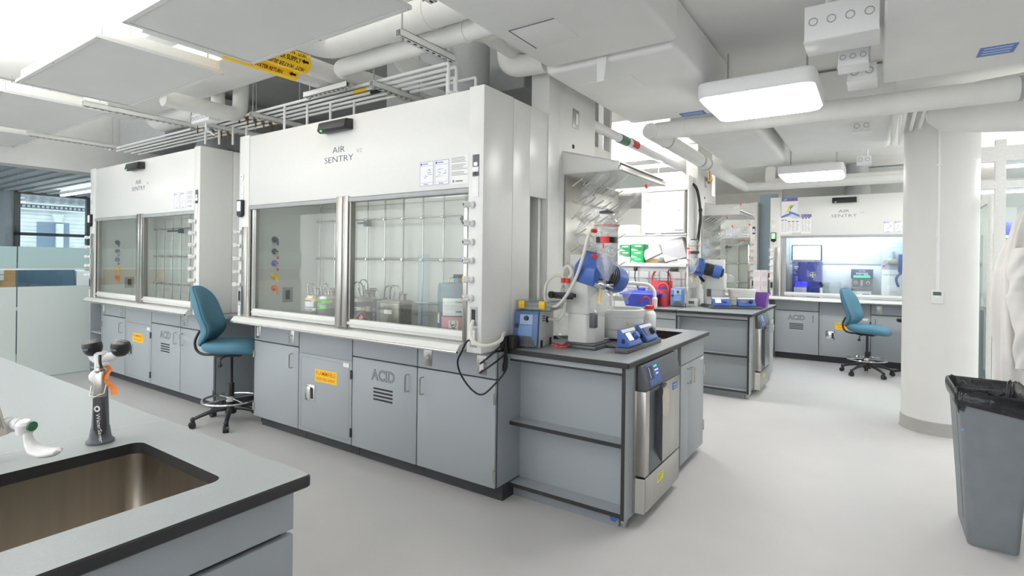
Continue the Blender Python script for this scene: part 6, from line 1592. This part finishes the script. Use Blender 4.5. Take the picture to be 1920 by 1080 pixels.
# ------------------------------------------------------------------ drafting chairs (forward = +x)
def chair(label, loc, rz, sh, phase=0.):
    c = thing('drafting_chair', label, 'chair', loc, rz, 'teal drafting chairs')
    for k in range(5):
        a = phase+2*PI*k/5; d = V((math.cos(a), math.sin(a), 0))
        b = MB(); s = V((-d.y, d.x, 0))
        def leg(u, v):
            p = d*(.03+.26*u)+Z*(.135-.05*u*u-.01*u); w = .026-.010*u; h = .022-.008*u; t = 2*PI*v
            return p+s*w*math.cos(t)+Z*h*math.sin(t)
        b.grid(leg, 10, 12); b.ball(d*.29+Z*.075, .02); lg = b.build('leg', blackp, c)
        b = MB(); p = d*.295
        for q in (-.012, .012): b.cyl(p+s*(q-.009)+Z*.027, p+s*(q+.009)+Z*.027, .027, seg=18)
        b.prism([p-s*.02+Z*.03-d*.025, p-s*.02+Z*.03+d*.02, p-s*.02+Z*.058, p-s*.02+Z*.058-d*.02], s*.04); b.cyl(p+Z*.05, p+Z*.08, .006, seg=8); b.build('caster', blackp, lg)
    b = MB(); b.lathe([(0,.085),(.045,.085),(.048,.15),(.036,.16),(.036,.2),(0,.2)], seg=20); b.build('hub', blackp, c)
    b = MB(); b.cyl((0,0,.19),(0,0,.345 if sh > .6 else .30),.026,seg=18); b.cyl((0,0,.3),(0,0,sh-.07),.014,seg=14); b.build('gas_column', blackp, c)
    b = MB(); n = 40; R = .225; b.tube([(R*math.cos(2*PI*k/n), R*math.sin(2*PI*k/n), .205) for k in range(n+1)], .010, 8)
    for k in range(4):
        a = PI/4+PI/2*k; b.tube([(.02*math.cos(a),.02*math.sin(a),.215),(R*math.cos(a),R*math.sin(a),.205)], .008, 8)
    b.lathe([(.03,.19),(.04,.19),(.04,.235),(.03,.235)], seg=18); b.build('foot_ring', chrome, c)
    b = MB(); b.box(-.10,.10,-.08,.08,sh-.08,sh-.045,bev=.01); b.tube([(-.02,-.08,sh-.075),(-.03,-.15,sh-.08),(-.03,-.17,sh-.12)], .006, 8, smooth=3); b.ball((-.03,-.17,sh-.13),.018); b.build('mechanism', blackp, c)
    # seat cushion: superellipse with waterfall front
    b = MB()
    def cush(u, v):
        a = 2*PI*u; ph = -PI/2+PI*v
        cx, sy = math.cos(a), math.sin(a)
        ex = lambda t, e: math.copysign(abs(t)**e, t)
        r = ex(math.cos(ph), .5); x = .235*ex(cx, .75)*r; y = .235*ex(sy, .75)*r; z = .052*ex(math.sin(ph), .65)
        z += -.035*max(0, x/.235)**2.5 + .012*(y/.235)**2 + (.012 if x < -.15 else 0)*0 + .02*max(0,-x/.235)**2
        return (x+.02, y, sh+z)
    b.grid(cush, 40, 18, closed=False); bmesh.ops.remove_doubles(b.bm, verts=b.bm.verts, dist=.0005); b.build('seat', teal, c)
    # back cushion curved
    bz0, bz1 = sh+.02, sh+.52
    b = MB()
    def bowx(t, yy): return -.03*t*t+.045*math.exp(-((t+.45)/.38)**2)-.03*t+.07*(yy/.205)**2
    def back(u, v):
        a = 2*PI*u; ph = -PI/2+PI*v
        ex = lambda t, e: math.copysign(abs(t)**e, t)
        r = ex(math.cos(ph), .45); yy = .205*ex(math.cos(a), .62)*r; zz = .255*ex(math.sin(a), .7)*r; xx = .042*ex(math.sin(ph), .65)
        t = zz/.255
        yy *= 1-.10*max(0, t) - .05*max(0,-t)
        return (-.245+bowx(t, yy)+xx, yy, (bz0+bz1)/2+zz)
    b.grid(back, 48, 18); bmesh.ops.remove_doubles(b.bm, verts=b.bm.verts, dist=.0005); bk = b.build('backrest', teal, c)
    b = MB()
    def seamp(a):
        ex = lambda t, e: math.copysign(abs(t)**e, t)
        yy = .207*ex(math.cos(a), .62); zz = .257*ex(math.sin(a), .7); t = zz/.255; yy *= 1-.10*max(0,t)-.05*max(0,-t)
        return (-.245+bowx(t, yy), yy, (bz0+bz1)/2+zz)
    b.tube([seamp(2*PI*k/64) for k in range(65)], .0045, 6, cap=False); b.build('piping', mat('dark_teal_piping','2E5A6E',.7), bk)
    b = MB(); b.tube([(-.08,0,sh-.065),(-.22,0,sh-.068),(-.285,0,sh-.03),(-.30,0,sh+.05),(-.262,0,sh+.14)], .012, 8, smooth=5); b.build('back_bracket', blackp, c)
    return c
ch1 = chair('teal drafting chair tucked into the knee space between the left hoods', (-4.67, 2.53, 0), math.radians(42), .665, math.radians(-5))
ch2 = chair('distant teal drafting chair in front of the hood beside the column', (-.09, 8.52, 0), math.radians(-20), .60, math.radians(40))
# second seat edge peeking beside the column
st = thing('stool', 'dark stool seat edge peeking out left of the column', 'stool', (.41, 8.80, 0))
b = MB(); b.lathe([(0,.70),(.17,.70),(.185,.715),(.18,.74),(0,.745)], seg=28); b.build('seat', blackp, st)
b = MB(); b.cyl((0,0,.06),(0,0,.70),.025,seg=12)
for k in range(5): a = .5+2*PI*k/5; b.tube([(0,0,.1),(.22*math.cos(a),.22*math.sin(a),.03)], .018, 8)
b.build('base', blackp, st)

# ------------------------------------------------------------------ waste bin with liner
bn = thing('waste_bin', 'tall grey waste bin with black liner at lower right', 'bin', (.51, 3.87, 0))
def bsec(w, d, z, r): return [(p[0], p[1], z) for p in rr2(-w, w, -d, d, r, 5)]
b = MB(); secs = [bsec(.10,.205,0,.03), bsec(.103,.208,.01,.03), bsec(.14,.25,.74,.03), bsec(.15,.262,.735,.03), bsec(.15,.262,.768,.03), bsec(.148,.260,.768,.03), bsec(.101,.206,.012,.03)]
rings = [[b.bm.verts.new(p) for p in s_] for s_ in secs]
for a, c in zip(rings, rings[1:]):
    for i in range(len(a)): j = (i+1) % len(a); b.bm.faces.new((a[i], a[j], c[j], c[i]))
b.bm.faces.new(rings[0][::-1]); b.bm.faces.new(rings[-1])
for s in (-1, 1): b.prism([(s*.104,-.10,.10),(s*.104,-.088,.10),(s*.141,-.10,.72),(s*.141,-.114,.72)], (s*.006,0,0))
b.build('body', binm, bn)
b = MB(); rnd = random.Random(11); n = 72
base = rr2(-.152,.152,-.264,.264,.035,17)
n = len(base); prof = [(1.04,.715),(1.06,.735),(1.07,.76),(1.065,.788),(1.02,.80),(.965,.792),(.885,.72),(.74,.50),(.60,.30)]
jit = [[rnd.uniform(-.7,.7) for _ in prof] for _ in range(n)]
rings = []
for k, (s_, z) in enumerate(prof):
    ring = []
    for i in range(n):
        j = (jit[i][k]+.8*jit[i-1][k]+.5*jit[i-2][k])*.009 if k != 3 else jit[i][k]*.004
        fold = .012*math.sin(i*.9+k)+.010*math.sin(i*2.3+k*.7)
        zz = z+(j*1.1+fold*.8 if k < 2 else (j*.6 if k < 6 else 0)) - (.018*math.sin(i*.31+1) if k == 0 else 0)
        sc = s_+(j+fold*.5)*1.6
        ring.append(b.bm.verts.new((base[i][0]*sc, base[i][1]*(1+(sc-1)*(.55 if k < 6 else .62)), zz)))
    rings.append(ring)
for a, c in zip(rings, rings[1:]):
    for i in range(n): j = (i+1) % n; b.bm.faces.new((a[i], a[j], c[j], c[i]))
b.bm.faces.new(rings[-1])
b.build('liner', liner, bn, sharp=2.5)
b = MB(); b.box(-.141,-.128,-.256,-.2545,.60,.612); b.build('tape_mark', mat('light_blue_tape','6FA0D8',.5), bn)

# ------------------------------------------------------------------ lab coat on a partition hook at right edge
b = MB(); b.box(.96, 1.04, 3.9, 4.9, 0, 2.3); tag(b.build('partition_panel', white), 'white partition panel out of frame at right carrying the lab coat', 'panel')
hk = thing('coat_hook', 'steel coat hook behind the hanging lab coat', 'hook', (.958, 4.52, 1.80)); b = MB(); b.tube([(0,0,0),(-.10,0,-.01),(-.19,0,.0),(-.20,0,.03)], .008, 8, smooth=3); b.box(-.006,.002,-.02,.02,-.04,.03); b.build('hook', steel, hk)
lc = thing('lab_coat', 'off white lab coat hanging at right edge behind the waste bin', 'coat', (.77, 4.52, 0), .5955)
b = MB()
cz_ = [(1.80,.02,.02,.0),(1.775,.045,.035,.0),(1.72,.075,.055,.0),(1.62,.10,.07,.0),(1.52,.135,.085,0),(1.42,.175,.095,0),(1.2,.18,.10,0),(.95,.165,.10,0),(.70,.155,.105,0)]
rnd = random.Random(4)
def coat(u, v):
    a = 2*PI*u; f = v*(len(cz_)-1); i = min(int(f), len(cz_)-2); t = f-i
    z, w, d, _ = [cz_[i][k]*(1-t)+cz_[i+1][k]*t for k in range(4)]
    amp = .014*min(1, v*3)
    fold = amp*(math.sin(7*a+2.5*v)+.6*math.sin(13*a-3*v)+.5*math.sin(4*a+9*v)*math.sin(14*v))
    return ((w+fold)*math.cos(a), (d+fold)*math.sin(a)*.9, z)
b.grid(coat, 96, 50); bmesh.ops.remove_doubles(b.bm, verts=b.bm.verts, dist=.0004); b.build('body', coatm, lc, sharp=2.5)
b = MB()
def sleeve_(u, v):
    a = 2*PI*u; z = 1.58-.72*v; r = .058-.012*v+.006*math.sin(18*v+2*a)+.004*math.sin(3*a+30*v); cx = -.085-.05*math.sin(min(1,v*2.4)*PI/2)+.03*max(0,v-.55); cy = -.085-.02*v+.02*math.sin(v*6)
    if abs(v-.33) < .06: r *= .86
    return (cx+r*math.cos(a), cy+r*.85*math.sin(a), z+.015*math.cos(a))
b.grid(sleeve_, 40, 50); b.build('sleeve', coatm, lc, sharp=2.5)

# ------------------------------------------------------------------ bright glazed room right of the column
alu = mat('white_frame', 'EDEDEB', .4)
gw = thing('glazed_screen', 'white framed glazed screen right of the column', 'glass screen', (.90, 6.6, 0))
b = MB()
b.box(0,.075,0,.07,0,2.62); b.box(.075,3.2,.0,.07,2.42,2.56); b.box(.075,3.2,.01,.06,2.17,2.24); b.box(1.3,1.37,0,.07,0,2.17); b.box(1.3,1.37,0,.07,2.24,2.42); b.box(-.14,.0,.0,.07,2.17,2.24); b.box(-.14,0,0,.07,2.42,2.56); b.build('frame', alu, gw)
b = MB(); b.box(.075,1.3,.03,.036,0,2.17); b.box(.075,1.3,.03,.036,2.24,2.42); b.build('pane', glass_b, gw)
dl = thing('glass_door', 'open white framed glass door leaf beside the glazed screen', 'door', (.865, 6.69, 0))
b = MB()
b.box(0,.035,0,.05,.02,2.12); b.box(0,.035,.72,.77,.02,2.12); b.box(0,.035,.05,.72,2.05,2.12); b.box(0,.035,.05,.72,.02,.1); b.build('frame', alu, dl)
b = MB(); b.box(.014,.02,.05,.72,.1,2.05); b.build('pane', glass('frost_door_glass','DDEAE8',1.45,body=.12,bcol='CFE2E0'), dl)
eq = thing('equipment_rack', 'dark equipment rack with cables seen between column and lab coat', 'rack', (.80, 7.6, 0))
b = MB(); b.box(0,.42,0,.6,0,.98,bev=.01); b.build('cabinet', greyp, eq)
b = MB(); b.box(.02,.42,.05,.55,1.1,1.16); b.box(.02,.42,.05,.55,1.45,1.49); b.box(.02,.06,.05,.55,.98,1.9); b.box(.38,.42,.05,.1,.98,1.9); b.build('shelves', galv, eq)
b = MB()
for k in range(4): b.tube([(.05+.07*k,-.01,1.25-.05*k),(.12+.05*k,-.05,1.0),(.06+.08*k,-.03,.6),(.11+.05*k,-.02,.1)], .009, 6, smooth=5)
b.build('cables', rubber, eq)
sv = thing('storage_rack', 'pale shelf rack behind the lab coat at right edge', 'shelf', (1.16, 8.25, 0))
b = MB()
for z in (.9,1.35,1.78): b.box(0,1.2,0,.4,z,z+.03)
b.box(0,.03,0,.4,0,1.85); b.box(1.17,1.2,0,.4,0,1.85); b.build('frame', galv, sv)
b = MB(); b.box(0,.16,0,.25,0,.15,bev=.004); tag(b.build('blue_box', mat('royal_blue_box','3A40D0',.4)), 'royal blue box on the shelf rack above the lab coat', 'box', loc=(1.20, 8.27, 1.811))
for i,(x,w,h,m_) in enumerate(((.25,.2,.25,instr),(.55,.3,.2,greyp),(.1,.12,.2,instr))):
    o = MB(); o.box(0,w,0,.3,0,h,bev=.008); tag(o.build('instrument', m_), ['white instrument on the middle shelf behind the lab coat','grey instrument on the middle shelf behind the lab coat','small white instrument on the lower shelf behind the lab coat'][i], 'instrument', loc=(1.16+x, 8.3, (1.381,1.381,.931)[i]))
# ------------------------------------------------------------------ camera, light
cam = bpy.data.cameras.new('camera'); co = bpy.data.objects.new('camera', cam); COL.objects.link(co)
cam.sensor_width = 36; cam.lens = 1008.56/1920*36; cam.shift_y = -51.87/1920; cam.clip_start = .05; cam.clip_end = 200
co.matrix_world = M.Translation((0,0,1.4514)) @ M.Rotation(.59551, 4, 'Z') @ M.Rotation(PI/2, 4, 'X') @ M.Rotation(.01281, 4, 'Z')
S.camera = co
w = bpy.data.worlds.new('world'); S.world = w; w.use_nodes = True
nt = w.node_tree; bg = nt.nodes['Background']
bg.inputs['Color'].default_value = (.95, .975, 1, 1); bg.inputs['Strength'].default_value = 2.4
S.view_settings.view_transform = 'Standard'; S.view_settings.look = 'None'; S.view_settings.gamma = 1; S.view_settings.use_curve_mapping = False
S.view_settings.exposure = 0.12

S.cycles.diffuse_bounces = 8; S.cycles.max_bounces = 16; S.cycles.transparent_max_bounces = 40; S.cycles.glossy_bounces = 5
S.cycles.sample_clamp_indirect = 6
